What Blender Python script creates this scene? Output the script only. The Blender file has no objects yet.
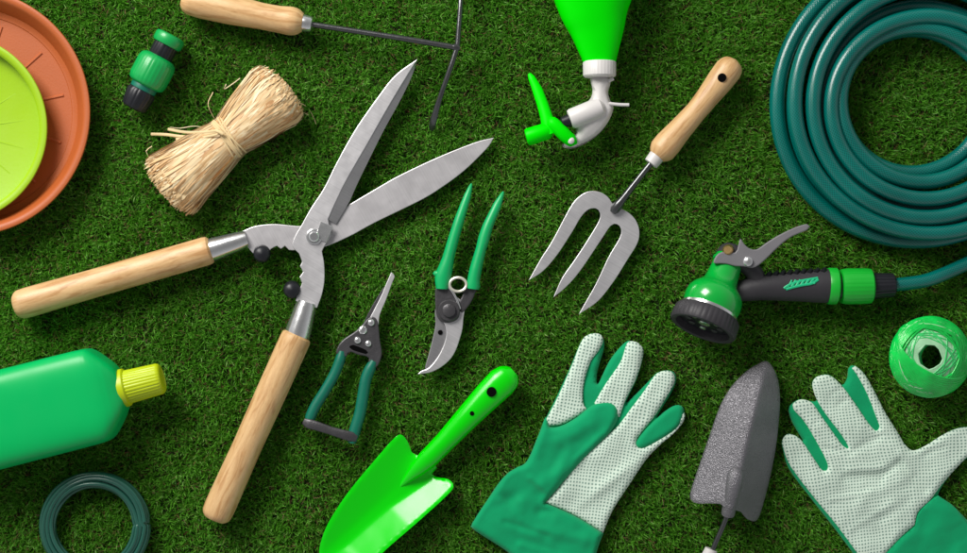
import bpy, bmesh, math, random
import numpy as np
from mathutils import Vector, noise
from mathutils.geometry import delaunay_2d_cdt

random.seed(7)
rng = np.random.default_rng(11)
C = bpy.context.scene.collection
S = 0.00115            # metres per photo unit on the lawn
H = 1600.0             # camera height in the same units

# ---------------------------------------------------------------- camera, light
cam = bpy.data.cameras.new('camera'); co = bpy.data.objects.new('camera', cam); C.objects.link(co)
co.location = (0, 0, H*S); cam.sensor_width = 36; cam.lens = 36*H/967; cam.clip_end = 50; cam.clip_start = 0.05
bpy.context.scene.camera = co
w = bpy.data.worlds.new('World'); bpy.context.scene.world = w; w.use_nodes = True
bg = w.node_tree.nodes['Background']; bg.inputs[0].default_value = (0.97, 0.98, 1.0, 1); bg.inputs[1].default_value = 0.44
_nt = w.node_tree; _tc = _nt.nodes.new('ShaderNodeTexCoord'); _sx = _nt.nodes.new('ShaderNodeSeparateXYZ'); _mr = _nt.nodes.new('ShaderNodeMapRange')
_nt.links.new(_tc.outputs['Generated'], _sx.inputs[0]); _nt.links.new(_sx.outputs[2], _mr.inputs[0])      # studio: bright walls, dim ceiling
_mr.inputs[1].default_value = 0.15; _mr.inputs[2].default_value = 0.95; _mr.inputs[3].default_value = 0.58; _mr.inputs[4].default_value = 0.16
_nt.links.new(_mr.outputs[0], bg.inputs[1])
def area(name, loc, target, size, power, col):
    l = bpy.data.lights.new(name, 'AREA'); l.size = size; l.energy = power; l.color = col
    o = bpy.data.objects.new(name, l); C.objects.link(o); o.location = loc
    o.rotation_euler = (Vector(target)-Vector(loc)).to_track_quat('-Z', 'Y').to_euler(); return o
area('key_softbox', (-1.25, 1.55, 1.55), (0.0, 0.0, 0.0), 1.1, 80, (1.0, 0.975, 0.93))
vs = bpy.context.scene.view_settings
vs.view_transform = 'Standard'; vs.look = 'None'; vs.exposure = 0.0; vs.gamma = 1.0

# ---------------------------------------------------------------- helpers
def P(px, py, z=0.0):
    f = 1-z/H
    return Vector(((px-483.5)*f*S, (276.5-py)*f*S, z*S))

def srgb(r, g, b):
    f = lambda c: (c/255/12.92) if c/255 <= .04045 else ((c/255+.055)/1.055)**2.4
    return (f(r), f(g), f(b))

def catmull(pts, step=3.0):
    """open curve through pts (any dimension)"""
    pts = [np.array(p, float) for p in pts]
    if len(pts) < 3:
        n = max(1, int(np.linalg.norm(pts[1]-pts[0])/step)); return [pts[0]+(pts[1]-pts[0])*k/n for k in range(n+1)]
    e = [2*pts[0]-pts[1]]+pts+[2*pts[-1]-pts[-2]]
    out = []
    for i in range(1, len(e)-2):
        p0, p1, p2, p3 = e[i-1:i+3]
        n = max(1, int(np.linalg.norm(p2-p1)/step))
        for k in range(n):
            t = k/n
            out.append(.5*((2*p1)+(-p0+p2)*t+(2*p0-5*p1+4*p2-p3)*t*t+(-p0+3*p1-3*p2+p3)*t**3))
    out.append(pts[-1]); return out

def closed(pts, step=3.0):
    """closed outline; a point with a third value is a sharp corner"""
    n = len(pts); cs = [i for i in range(n) if len(pts[i]) > 2]
    xy = [np.array(p[:2], float) for p in pts]
    out = []
    if cs:
        for a, b in zip(cs, cs[1:]+[cs[0]+n]):
            seg = [xy[i % n] for i in range(a, b+1)]
            out += catmull(seg, step)[:-1]
    else:
        for i in range(n):
            p0, p1, p2, p3 = xy[i-1], xy[i], xy[(i+1) % n], xy[(i+2) % n]
            m = max(1, int(np.linalg.norm(p2-p1)/step))
            for k in range(m):
                t = k/m
                out.append(.5*((2*p1)+(-p0+p2)*t+(2*p0-5*p1+4*p2-p3)*t*t+(-p0+3*p1-3*p2+p3)*t**3))
    return out

class MB:
    def __init__(s): s.v = []; s.f = []; s.uv = []
    def add(s, verts, faces, uvs=None):
        b = len(s.v); s.v += [Vector(v) for v in verts]; s.f += [[b+i for i in f] for f in faces]
        s.uv += uvs if uvs else [(v[0]*10, v[1]*10) for v in verts]
    # swept tube: path in (px, py, z), radii in px
    def tube(s, path, rad, rz=None, n=20, caps=True, sq=2.0, ribs=None, closed_path=False, twist=0.0, axis=None):
        m = len(path)
        if not hasattr(rad, '__len__'): rad = [rad]*m
        if rz is None: rz = rad
        elif not hasattr(rz, '__len__'): rz = [rz]*m
        W = [P(*p) for p in path]; vs_, uv, fs = [], [], []
        L = 0
        for i in range(m):
            a = W[(i-1) % m] if (closed_path or i > 0) else W[i]
            b = W[(i+1) % m] if (closed_path or i < m-1) else W[i]
            t = (b-a) if axis is None else Vector(axis)
            if t.length < 1e-9: t = W[min(i+1, m-1)]-W[max(i-2, 0)]
            t.normalize()
            side = t.cross(Vector((0, 0, 1)))
            if side.length < .05: side = Vector((1, 0, 0))
            side.normalize(); up = side.cross(t).normalized()
            if i: L += (W[i]-W[i-1]).length/S
            sc = S*(1-path[i][2]/H)
            for k in range(n+1):
                an = -math.pi/2+2*math.pi*k/n+twist
                c, d = math.cos(an), math.sin(an)
                if sq != 2: c = math.copysign(abs(c)**(2/sq), c); d = math.copysign(abs(d)**(2/sq), d)
                g = 1.0
                if ribs and ribs[1][i]: g = 1+ribs[1][i]*math.copysign(abs(math.sin(an*ribs[0]/2))**.5, 1)
                vs_.append(W[i]+side*(c*rad[i]*sc*g)+up*(d*rz[i]*sc*g)); uv.append((L/100, k/n))
        q = n+1
        for i in range(m if closed_path else m-1):
            j = (i+1) % m
            for k in range(n): fs.append((i*q+k, i*q+k+1, j*q+k+1, j*q+k))
        s.add(vs_, fs, uv)
        if caps and not closed_path:
            for i, flip in ((0, 0), (m-1, 1)):
                if rad[i] < .05: continue
                ring = vs_[i*q:i*q+n]; f = list(range(n))
                s.add(ring, [f[::-1] if not flip else f], [(uv[i*q+k][0], uv[i*q+k][1]) for k in range(n)])
        return s
    def lathe(s, A, B, prof, n=32, ribs=0, sq=2.0):
        A = np.array(A, float); B = np.array(B, float); d = (B-A)/np.linalg.norm(B-A)
        pth = [tuple(A+d*p[0]) for p in prof]
        axis = P(*(A+d*50))-P(*A)
        return s.tube(pth, [p[1] for p in prof], n=n, sq=sq, axis=axis, ribs=(ribs, [p[2] if len(p) > 2 else 0 for p in prof]) if ribs else None)
    # solid of revolution round a vertical axis
    def spin(s, c, prof, n=96):
        vs_, fs, uv = [], [], []
        for i, (r, z) in enumerate(prof):
            for k in range(n):
                a = 2*math.pi*k/n
                vs_.append(Vector((c[0]+math.cos(a)*r*S, c[1]+math.sin(a)*r*S, z*S))); uv.append((k/n, i))
        for i in range(len(prof)-1):
            for k in range(n): fs.append((i*n+k, i*n+(k+1) % n, (i+1)*n+(k+1) % n, (i+1)*n+k))
        s.add(vs_, fs, uv); return s
    # flat plate; zf(x, y) must be linear, gives underside
    flat = False
    def slab(s, outline, zf, th, bev=.6, step=3.0, smooth=True):
        o = closed(outline, step) if smooth else [np.array(p[:2], float) for p in outline]
        if not callable(zf): z0 = zf; zf = lambda x, y: z0
        bm = bmesh.new()
        lo = [bm.verts.new(P(p[0], p[1], zf(*p[:2]))) for p in o]
        hi = [bm.verts.new(P(p[0], p[1], zf(*p[:2])+th)) for p in o]
        n = len(o)
        bm.faces.new(hi); bm.faces.new(lo[::-1])
        for i in range(n): bm.faces.new((hi[i], lo[i], lo[(i+1) % n], hi[(i+1) % n]))
        bmesh.ops.recalc_face_normals(bm, faces=bm.faces)
        if bev:
            es = [e for e in bm.edges if all(v in set(hi) for v in e.verts)] if False else None
            hs = set(hi); ls = set(lo)
            es = [e for e in bm.edges if (e.verts[0] in hs and e.verts[1] in hs) or (e.verts[0] in ls and e.verts[1] in ls)]
            bmesh.ops.bevel(bm, geom=es, offset=bev*S, segments=2, affect='EDGES', profile=.5, clamp_overlap=True)
        bmesh.ops.triangulate(bm, faces=[f for f in bm.faces if len(f.verts) > 4])
        bm.verts.index_update()
        s.add([v.co.copy() for v in bm.verts], [[v.index for v in f.verts] for f in bm.faces]); bm.free(); s.flat = True; return s
    # relief: z top / bottom are functions of (x, y, d) with d = distance from outline
    def relief(s, outline, zt, zb, step=3.0, grid=3.0, pre=False):
        o = outline if pre else closed(outline, step)
        O = np.array([p[:2] for p in o]); n = len(O)
        xs = np.arange(O[:, 0].min(), O[:, 0].max(), grid); ys = np.arange(O[:, 1].min(), O[:, 1].max(), grid*.87)
        G = np.array([(x+(grid/2 if j % 2 else 0), y) for j, y in enumerate(ys) for x in xs])
        A = O; B = np.roll(O, -1, 0)
        def dist(Q):
            d = np.full(len(Q), 1e9)
            for a, b in zip(A, B):
                ab = b-a; t = np.clip(((Q-a)@ab)/max(ab@ab, 1e-9), 0, 1)
                d = np.minimum(d, np.linalg.norm(Q-(a+t[:, None]*ab), axis=1))
            return d
        ins = np.zeros(len(G), bool)
        for a, b in zip(A, B):
            c = ((a[1] > G[:, 1]) != (b[1] > G[:, 1]))
            with np.errstate(divide='ignore', invalid='ignore'):
                x = (b[0]-a[0])*(G[:, 1]-a[1])/(b[1]-a[1])+a[0]
            ins ^= c & (G[:, 0] < x)
        G = G[ins]; dg = dist(G); G = G[dg > grid*.35]
        # extra ring close to the border for a round edge
        Q = [Vector(p) for p in O]+[Vector(p) for p in G]
        v, e, f, *_ = delaunay_2d_cdt(Q, [(i, (i+1) % n) for i in range(n)], [], 1, 1e-4)
        if not f or sum(len(x) for x in f) == 0: return s
        V = np.array([(q[0], q[1]) for q in v]); d = dist(V); d[d < 1e-3] = 0
        F = []
        for t in f:
            c = V[list(t)].mean(0)
            F.append(list(t))
        # drop triangles outside
        cen = np.array([V[t].mean(0) for t in F]); ins = np.zeros(len(cen), bool)
        for a, b in zip(A, B):
            c = ((a[1] > cen[:, 1]) != (b[1] > cen[:, 1]))
            with np.errstate(divide='ignore', invalid='ignore'):
                x = (b[0]-a[0])*(cen[:, 1]-a[1])/(b[1]-a[1])+a[0]
            ins ^= c & (cen[:, 0] < x)
        F = [t for t, k in zip(F, ins) if k]
        top = [P(x, y, zt(x, y, dd)) for (x, y), dd in zip(V, d)]
        bot = [P(x, y, zb(x, y, dd)) for (x, y), dd in zip(V, d)]
        m = len(V); faces = []
        for t in F:
            a, b, c = (V[k] for k in t)
            if (b[0]-a[0])*(c[1]-a[1])-(b[1]-a[1])*(c[0]-a[0]) > 0: t = t[::-1]   # py runs down
            faces.append(t); faces.append([k+m for k in t[::-1]])
        cnt = {}
        for t in faces[::2]:
            for i in range(3): cnt[(t[i], t[(i+1) % 3])] = 1
        for (a, b) in list(cnt):
            if (b, a) not in cnt: faces.append([b, a, a+m, b+m])
        s.add(top+bot, faces); return s
    def build(s, name, mat, parent=None, smooth=40, kind=None, label=None):
        o = parent; org = Vector((0, 0, 0))
        while o is not None:
            if o.parent is None: org = Vector(o.location)
            o = o.parent
        me = bpy.data.meshes.new(name)
        me.from_pydata([v-org for v in s.v], [], s.f)
        uvl = me.uv_layers.new(name='UVMap')
        li = np.zeros(len(me.loops), np.int32); me.loops.foreach_get('vertex_index', li)
        uvl.data.foreach_set('uv', np.array(s.uv, np.float32)[li].ravel())
        me.materials.append(mat); me.shade_smooth()
        if s.flat: smooth = 12
        if smooth: me.set_sharp_from_angle(angle=math.radians(smooth))
        ob = bpy.data.objects.new(name, me); C.objects.link(ob); ob.parent = parent
        if kind: ob['kind'] = kind
        if label: ob['label'] = label
        return ob

def thing(name, label, cat, px, py, group=None):
    o = bpy.data.objects.new(name, None); C.objects.link(o); o.location = P(px, py, 0)
    o.empty_display_size = .02
    o['label'] = label; o['category'] = cat
    if group: o['group'] = group
    return o

# ---------------------------------------------------------------- materials
def mat(name, col, rough=.5, metal=0.0, var=.08, vscale=40, bump=0.0, bscale=300, rvar=.1, coat=0.0, sss=0.0, spec=.5, brush=None):
    m = bpy.data.materials.new(name); m.use_nodes = True; nt = m.node_tree; N = nt.nodes; L = nt.links
    b = N['Principled BSDF']; b.inputs['Metallic'].default_value = metal
    b.inputs['Specular IOR Level'].default_value = spec
    b.inputs['Coat Weight'].default_value = coat; b.inputs['Coat Roughness'].default_value = .12
    if sss: b.inputs['Subsurface Weight'].default_value = sss; b.inputs['Subsurface Radius'].default_value = (.004, .004, .004); b.inputs['Subsurface Scale'].default_value = 1
    tc = N.new('ShaderNodeTexCoord'); n1 = N.new('ShaderNodeTexNoise'); n1.inputs['Scale'].default_value = vscale; n1.inputs['Detail'].default_value = 5
    L.new(tc.outputs['Object'], n1.inputs['Vector'])
    mx = N.new('ShaderNodeMix'); mx.data_type = 'RGBA'
    mx.inputs[6].default_value = tuple(max(0, c*(1-var*1.6)) for c in col)+(1,)
    mx.inputs[7].default_value = tuple(min(1, c*(1+var*1.6)) for c in col)+(1,)
    L.new(n1.outputs['Fac'], mx.inputs[0]); L.new(mx.outputs[2], b.inputs['Base Color'])
    n2 = N.new('ShaderNodeTexNoise'); n2.inputs['Scale'].default_value = vscale*3.1; n2.inputs['Detail'].default_value = 6
    L.new(tc.outputs['Object'], n2.inputs['Vector'])
    mr = N.new('ShaderNodeMapRange'); mr.inputs[3].default_value = max(.02, rough-rvar); mr.inputs[4].default_value = min(1, rough+rvar)
    L.new(n2.outputs['Fac'], mr.inputs[0]); L.new(mr.outputs[0], b.inputs['Roughness'])
    if brush is not None:
        bm_ = N.new('ShaderNodeMapping'); bm_.vector_type = 'TEXTURE'; bm_.inputs['Rotation'].default_value = (0, 0, math.radians(brush)); bm_.inputs['Scale'].default_value = (1/12, 1/700, 1)
        L.new(tc.outputs['Object'], bm_.inputs[0])
        n4 = N.new('ShaderNodeTexNoise'); n4.inputs['Scale'].default_value = 1; n4.inputs['Detail'].default_value = 4; L.new(bm_.outputs[0], n4.inputs['Vector'])
        n5 = N.new('ShaderNodeTexNoise'); n5.inputs['Scale'].default_value = 26; n5.inputs['Detail'].default_value = 3; L.new(tc.outputs['Object'], n5.inputs['Vector'])
        for src, lo, hi in ((n4, .91, 1.06), (n5, .95, 1.04)):
            q_ = N.new('ShaderNodeMapRange'); q_.inputs[1].default_value = .3; q_.inputs[2].default_value = .7; q_.inputs[3].default_value = lo; q_.inputs[4].default_value = hi
            L.new(src.outputs['Fac'], q_.inputs[0]); old = b.inputs['Base Color'].links[0].from_socket
            x_ = N.new('ShaderNodeMix'); x_.data_type = 'RGBA'; x_.blend_type = 'MULTIPLY'; x_.inputs[0].default_value = 1
            L.new(old, x_.inputs[6]); L.new(q_.outputs[0], x_.inputs[7]); L.new(x_.outputs[2], b.inputs['Base Color'])
    if bump:
        n3 = N.new('ShaderNodeTexNoise'); n3.inputs['Scale'].default_value = bscale; n3.inputs['Detail'].default_value = 3
        L.new(tc.outputs['Object'], n3.inputs['Vector'])
        bp = N.new('ShaderNodeBump'); bp.inputs['Strength'].default_value = bump; bp.inputs['Distance'].default_value = .001
        L.new(n3.outputs['Fac'], bp.inputs['Height']); L.new(bp.outputs[0], b.inputs['Normal'])
    m['b'] = 1
    return m

def wood(name, seed, c1=srgb(223, 183, 131), c2=srgb(194, 147, 96)):
    m = bpy.data.materials.new(name); m.use_nodes = True; nt = m.node_tree; N = nt.nodes; L = nt.links; b = N['Principled BSDF']
    uv = N.new('ShaderNodeUVMap'); mp = N.new('ShaderNodeMapping'); mp.inputs['Scale'].default_value = (1.6, 9, 1); mp.inputs['Location'].default_value = (seed, seed*2, 0)
    L.new(uv.outputs[0], mp.inputs[0])
    n1 = N.new('ShaderNodeTexNoise'); n1.inputs['Scale'].default_value = 1.7; n1.inputs['Detail'].default_value = 5; n1.inputs['Distortion'].default_value = .8
    L.new(mp.outputs[0], n1.inputs['Vector'])
    r = N.new('ShaderNodeValToRGB'); r.color_ramp.elements[0].position = .36; r.color_ramp.elements[1].position = .62
    r.color_ramp.elements[0].color = c2+(1,); r.color_ramp.elements[1].color = c1+(1,)
    e = r.color_ramp.elements.new(.48); e.color = tuple((a*.35+d*.65) for a, d in zip(c2, c1))+(1,)
    L.new(n1.outputs['Fac'], r.inputs[0])
    # fine pores
    mp2 = N.new('ShaderNodeMapping'); mp2.inputs['Scale'].default_value = (7, 70, 1); L.new(uv.outputs[0], mp2.inputs[0])
    n2 = N.new('ShaderNodeTexNoise'); n2.inputs['Scale'].default_value = 3; n2.inputs['Detail'].default_value = 3; L.new(mp2.outputs[0], n2.inputs['Vector'])
    mr = N.new('ShaderNodeMapRange'); mr.inputs[1].default_value = .35; mr.inputs[2].default_value = .6; mr.inputs[3].default_value = .88; mr.inputs[4].default_value = 1.03
    L.new(n2.outputs['Fac'], mr.inputs[0])
    mx = N.new('ShaderNodeMix'); mx.data_type = 'RGBA'; mx.blend_type = 'MULTIPLY'; mx.inputs[0].default_value = 1
    L.new(r.outputs[0], mx.inputs[6]); L.new(mr.outputs[0], mx.inputs[7]); L.new(mx.outputs[2], b.inputs['Base Color'])
    b.inputs['Roughness'].default_value = .42
    bp = N.new('ShaderNodeBump'); bp.inputs['Strength'].default_value = .25; bp.inputs['Distance'].default_value = .0005
    L.new(n2.outputs['Fac'], bp.inputs['Height']); L.new(bp.outputs[0], b.inputs['Normal'])
    return m

def dotted(name, rot):
    m = bpy.data.materials.new(name); m.use_nodes = True; nt = m.node_tree; N = nt.nodes; L = nt.links; b = N['Principled BSDF']
    tc = N.new('ShaderNodeTexCoord'); mp = N.new('ShaderNodeMapping'); mp.inputs['Rotation'].default_value = (0, 0, math.radians(rot)); mp.inputs['Scale'].default_value = (1/(3.3*S), 1/(3.3*S), 0)
    L.new(tc.outputs['Object'], mp.inputs[0])
    # slight cloth distortion of the dot rows
    nz = N.new('ShaderNodeTexNoise'); nz.inputs['Scale'].default_value = 18; L.new(tc.outputs['Object'], nz.inputs['Vector'])
    va = N.new('ShaderNodeVectorMath'); va.operation = 'MULTIPLY_ADD'; va.inputs[1].default_value = (3.2, 3.2, 0)
    L.new(nz.outputs['Color'], va.inputs[0]); L.new(mp.outputs[0], va.inputs[2])
    vo = N.new('ShaderNodeTexVoronoi'); vo.inputs['Scale'].default_value = 1; vo.inputs['Randomness'].default_value = 0.0; vo.voronoi_dimensions = '2D'
    L.new(va.outputs[0], vo.inputs['Vector'])
    r = N.new('ShaderNodeValToRGB'); r.color_ramp.elements[0].position = .16; r.color_ramp.elements[1].position = .36
    r.color_ramp.elements[0].color = srgb(116, 148, 136)+(1,); r.color_ramp.elements[1].color = srgb(214, 232, 216)+(1,)
    L.new(vo.outputs['Distance'], r.inputs[0]); L.new(r.outputs[0], b.inputs['Base Color'])
    b.inputs['Roughness'].default_value = .85; b.inputs['Specular IOR Level'].default_value = .2
    mr = N.new('ShaderNodeMapRange'); mr.inputs[1].default_value = .1; mr.inputs[2].default_value = .4; mr.inputs[3].default_value = 1; mr.inputs[4].default_value = 0
    L.new(vo.outputs['Distance'], mr.inputs[0])
    n3 = N.new('ShaderNodeTexNoise'); n3.inputs['Scale'].default_value = 120; L.new(tc.outputs['Object'], n3.inputs['Vector'])
    ad = N.new('ShaderNodeMath'); ad.operation = 'ADD'; L.new(mr.outputs[0], ad.inputs[0]); L.new(n3.outputs['Fac'], ad.inputs[1])
    bp = N.new('ShaderNodeBump'); bp.inputs['Strength'].default_value = .5; bp.inputs['Distance'].default_value = .0006
    L.new(ad.outputs[0], bp.inputs['Height']); L.new(bp.outputs[0], b.inputs['Normal'])
    return m

def fabric(name, col):
    m = mat(name, col, .85, var=.10, vscale=35, bump=.35, bscale=900, spec=.2)
    m.node_tree.nodes['Principled BSDF'].inputs['Sheen Weight'].default_value = .15
    return m

def hose_mat():
    m = bpy.data.materials.new('hose'); m.use_nodes = True; nt = m.node_tree; N = nt.nodes; L = nt.links; b = N['Principled BSDF']
    uv = N.new('ShaderNodeUVMap'); sx = N.new('ShaderNodeSeparateXYZ'); L.new(uv.outputs[0], sx.inputs[0])
    def m_(op, a, b_, c=None):
        x = N.new('ShaderNodeMath'); x.operation = op
        for i, q in enumerate((a, b_)):
            if q is None: continue
            if isinstance(q, (int, float)): x.inputs[i].default_value = q
            else: L.new(q, x.inputs[i])
        return x.outputs[0]
    u = m_('MULTIPLY', sx.outputs[0], 100*2*math.pi/3.2); v = m_('MULTIPLY', sx.outputs[1], 2*math.pi*17)
    a = m_('SINE', m_('ADD', u, v), None); c = m_('SINE', m_('SUBTRACT', u, v), None)
    d = m_('MAXIMUM', a, c)
    r = N.new('ShaderNodeMapRange'); r.inputs[1].default_value = .3; r.inputs[2].default_value = 1.0; L.new(d, r.inputs[0])
    mx = N.new('ShaderNodeMix'); mx.data_type = 'RGBA'; mx.inputs[6].default_value = (.000, .085, .072, 1); mx.inputs[7].default_value = (.000, .19, .155, 1)
    L.new(r.outputs[0], mx.inputs[0])
    tc = N.new('ShaderNodeTexCoord'); nz = N.new('ShaderNodeTexNoise'); nz.inputs['Scale'].default_value = 16; L.new(tc.outputs['Object'], nz.inputs['Vector'])
    mr = N.new('ShaderNodeMapRange'); mr.inputs[1].default_value = .3; mr.inputs[2].default_value = .7; mr.inputs[3].default_value = .8; mr.inputs[4].default_value = 1.15; L.new(nz.outputs['Fac'], mr.inputs[0])
    m2 = N.new('ShaderNodeMix'); m2.data_type = 'RGBA'; m2.blend_type = 'MULTIPLY'; m2.inputs[0].default_value = 1
    L.new(mx.outputs[2], m2.inputs[6]); L.new(mr.outputs[0], m2.inputs[7]); L.new(m2.outputs[2], b.inputs['Base Color'])
    b.inputs['Specular IOR Level'].default_value = .5; b.inputs['Roughness'].default_value = .21; b.inputs['Coat Weight'].default_value = .25; b.inputs['Coat Roughness'].default_value = .15
    bp = N.new('ShaderNodeBump'); bp.inputs['Strength'].default_value = .25; bp.inputs['Distance'].default_value = .0004
    L.new(r.outputs[0], bp.inputs['Height']); L.new(bp.outputs[0], b.inputs['Normal'])
    return m

M_terra = mat('terracotta', srgb(178, 90, 40), .48, var=.07, vscale=18, bump=.12, bscale=500)
M_lime = mat('lime', srgb(152, 192, 16), .42, var=.04, vscale=20, bump=.08)
M_black = mat('black_plastic', srgb(30, 31, 36), .38, var=.1, spec=.35)
M_dgrey = mat('dark_grey_plastic', srgb(56, 54, 58), .5, var=.1, spec=.35, bump=.15)
M_grey = mat('grey_plastic', srgb(120, 118, 122), .48, var=.08)
M_conn = mat('connector_green', srgb(0, 158, 74), .4, var=.06, coat=.2)
M_gun = mat('gun_green', srgb(0, 168, 58), .24, var=.06, coat=.4)
M_clip = mat('clip_green', srgb(20, 176, 48), .35, var=.06)
M_neon = mat('neon_green', (0, .80, 0), .4, var=.03, vscale=15, spec=.1)
M_trow = mat('trowel_green', (0, .68, 0), .2, var=.03, vscale=12, spec=.5)
M_white = mat('white_plastic', srgb(214, 210, 208), .4, var=.04, vscale=30)
M_bottle = mat('bottle_green', (0, .44, .105), .36, var=.03, vscale=10, spec=.3)
M_cap = mat('cap_yellow', srgb(186, 204, 14), .4, var=.04)
M_steel = mat('satin_steel', (.70, .685, .70), .38, .7, var=.08, vscale=30, brush=150)
M_steel2 = mat('ground_steel', (.38, .375, .385), .34, .7, var=.08, vscale=30, brush=150)
M_chrome = mat('ferrule_steel', (.72, .72, .72), .24, .9, var=.05, vscale=50)
M_steel3 = mat('worn_steel', (.62, .60, .615), .42, .65, var=.1, vscale=25, brush=119)
M_dsteel = mat('dark_steel', (.10, .102, .105), .24, .75, var=.15, vscale=60)
M_cast = mat('cast_grey', (.07, .067, .072), .4, .4, var=.2, vscale=90, bump=.3, bscale=500)
M_hole = mat('painted_hole_shade', (.004, .004, .004), 1, var=.1, spec=0.0)  # near-black for uncut surface plugs: the shade inside holes is painted
M_brass = mat('brass', (.75, .5, .2), .3, .9, var=.05)
M_sec = mat('grip_green', srgb(0, 170, 96), .38, var=.05)
M_teal = mat('grip_teal', srgb(0, 108, 86), .42, var=.08)
M_hose = hose_mat()
M_gfab = fabric('green_cloth', srgb(0, 156, 100))
M_dotL = dotted('dotted_cloth_left', 8)
M_dotR = dotted('dotted_cloth_right', -6)
M_wire = mat('coated_wire', srgb(30, 84, 70), .3, var=.18, vscale=30, coat=.4)
M_twine = mat('green_twine', srgb(0, 200, 76), .25, var=.35, vscale=70, coat=.4)
M_twine2 = mat('pale_twine', srgb(165, 232, 172), .35, var=.3, vscale=60)
M_twine3 = mat('mid_twine', srgb(60, 205, 110), .3, var=.3, vscale=60, coat=.3)
M_tie = mat('raffia_tie', srgb(222, 196, 148), .7, var=.1, vscale=80)

def raffia_mat():
    m = bpy.data.materials.new('raffia'); m.use_nodes = True; nt = m.node_tree; N = nt.nodes; L = nt.links; b = N['Principled BSDF']
    a = N.new('ShaderNodeAttribute'); a.attribute_name = 'tint'
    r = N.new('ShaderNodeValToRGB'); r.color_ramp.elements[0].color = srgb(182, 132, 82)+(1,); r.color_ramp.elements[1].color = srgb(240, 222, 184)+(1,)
    e = r.color_ramp.elements.new(.4); e.color = srgb(214, 174, 122)+(1,)
    e = r.color_ramp.elements.new(.7); e.color = srgb(228, 198, 150)+(1,)
    L.new(a.outputs['Fac'], r.inputs[0]); L.new(r.outputs[0], b.inputs['Base Color']); b.inputs['Roughness'].default_value = .55
    return m
M_raffia = raffia_mat()

def hammered():
    m = mat('hammered_grey', srgb(124, 122, 127), .36, .5, var=.12, vscale=30)
    nt = m.node_tree; N = nt.nodes; L = nt.links
    tc = N.new('ShaderNodeTexCoord'); v = N.new('ShaderNodeTexVoronoi'); v.inputs['Scale'].default_value = 1000; v.feature = 'SMOOTH_F1'
    L.new(tc.outputs['Object'], v.inputs['Vector'])
    bp = N.new('ShaderNodeBump'); bp.inputs['Strength'].default_value = 1.0; bp.inputs['Distance'].default_value = .0009
    L.new(v.outputs['Distance'], bp.inputs['Height']); L.new(bp.outputs[0], N['Principled BSDF'].inputs['Normal'])
    return m
M_hammer = hammered()

# ---------------------------------------------------------------- ground
def ground():
    m = bpy.data.materials.new('turf_backing'); m.use_nodes = True; nt = m.node_tree; N = nt.nodes; L = nt.links; b = N['Principled BSDF']
    tc = N.new('ShaderNodeTexCoord'); n = N.new('ShaderNodeTexNoise'); n.inputs['Scale'].default_value = 260; n.inputs['Detail'].default_value = 6
    L.new(tc.outputs['Object'], n.inputs['Vector'])
    r = N.new('ShaderNodeValToRGB'); r.color_ramp.elements[0].color = (.012, .035, .005, 1); r.color_ramp.elements[1].color = (.07, .085, .03, 1)
    L.new(n.outputs['Fac'], r.inputs[0]); L.new(r.outputs[0], b.inputs['Base Color']); b.inputs['Roughness'].default_value = .95
    me = bpy.data.meshes.new('ground'); a = 3.0; z = -12*S
    me.from_pydata([(-a, -a, z), (a, -a, z), (a, a, z), (-a, a, z)], [], [(0, 1, 2, 3)]); me.materials.append(m)
    o = bpy.data.objects.new('ground', me); C.objects.link(o); o['kind'] = 'structure'
ground()

# ================================================================ plant saucers
def wc(px, py, z):  # world centre whose level z shows at px, py
    p = P(px, py, z); return (p.x, p.y)
def saucer(name, label, cpx, cpy, R, z0, h, m, ribs, floor_r, ring=None, base=None):
    c = wc(cpx, cpy, z0+h)
    cx = 483.5+c[0]/S; cy = 276.5-c[1]/S
    k = 1-(z0+h)/H; R = R*k
    t = thing(name, label, 'plant saucer', cx, cy, 'plant saucers')
    prof = [(0.01, z0), (floor_r-2, z0), (floor_r+1, z0+1), (R-4, z0+h-5), (R-3.4, z0+h-3.6), (R-1, z0+h-3), (R, z0+h-1.5), (R-.6, z0+h-.3), (R-2.2, z0+h), (R-5, z0+h-.3), (R-7, z0+h-1.5),
            (R-8.6, z0+h-4), (floor_r+2, z0+5.2), (floor_r-2, z0+3.6)]
    if ring: prof += [(ring+1.2, z0+3.4), (ring+.4, z0+2.4), (ring-2, z0+2.2)]
    prof += [(12, z0+2.6), (0.01, z0+2.8)]
    MB().spin(c, prof, 160).build('dish', m, t, smooth=32)
    b = MB()
    for a, r0, r1 in ribs:
        a = math.radians(a); cc, ss = math.cos(a), math.sin(a)
        pts = []
        for r in (r0, r1):
            pts.append((cx+cc*r, cy-ss*r, z0+2.3))
        W0 = Vector((c[0]+cc*r0*S, c[1]+ss*r0*S, 0)); W1 = Vector((c[0]+cc*r1*S, c[1]+ss*r1*S, 0)); sd = Vector((-ss, cc, 0))*1.7*S
        vs_ = []
        for Wp in (W0, W1):
            for sg, zz in ((-1, 2.2), (-.35, 3.4), (.35, 3.4), (1, 2.2)): vs_.append(Wp+sd*sg+Vector((0, 0, (z0+zz)*S)))
        b.add(vs_, [(0, 1, 5, 4), (1, 2, 6, 5), (2, 3, 7, 6), (0, 3, 2, 1), (4, 5, 6, 7)])
    b.build('floor_rib', m, t, smooth=20, kind='stuff')
    return t
saucer('plant_saucer', 'large terracotta orange round saucer lying under the lime saucer', -34, 112, 124, 0, 25, M_terra,
       [(a+12, 62, 92) for a in range(0, 360, 30)], 103, ring=98)
saucer('plant_saucer', 'smaller lime green round saucer stacked inside the orange one', -48, 128, 95, 5, 20, M_lime,
       [(a+8, 22, 74) for a in range(0, 360, 24)], 84)

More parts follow.
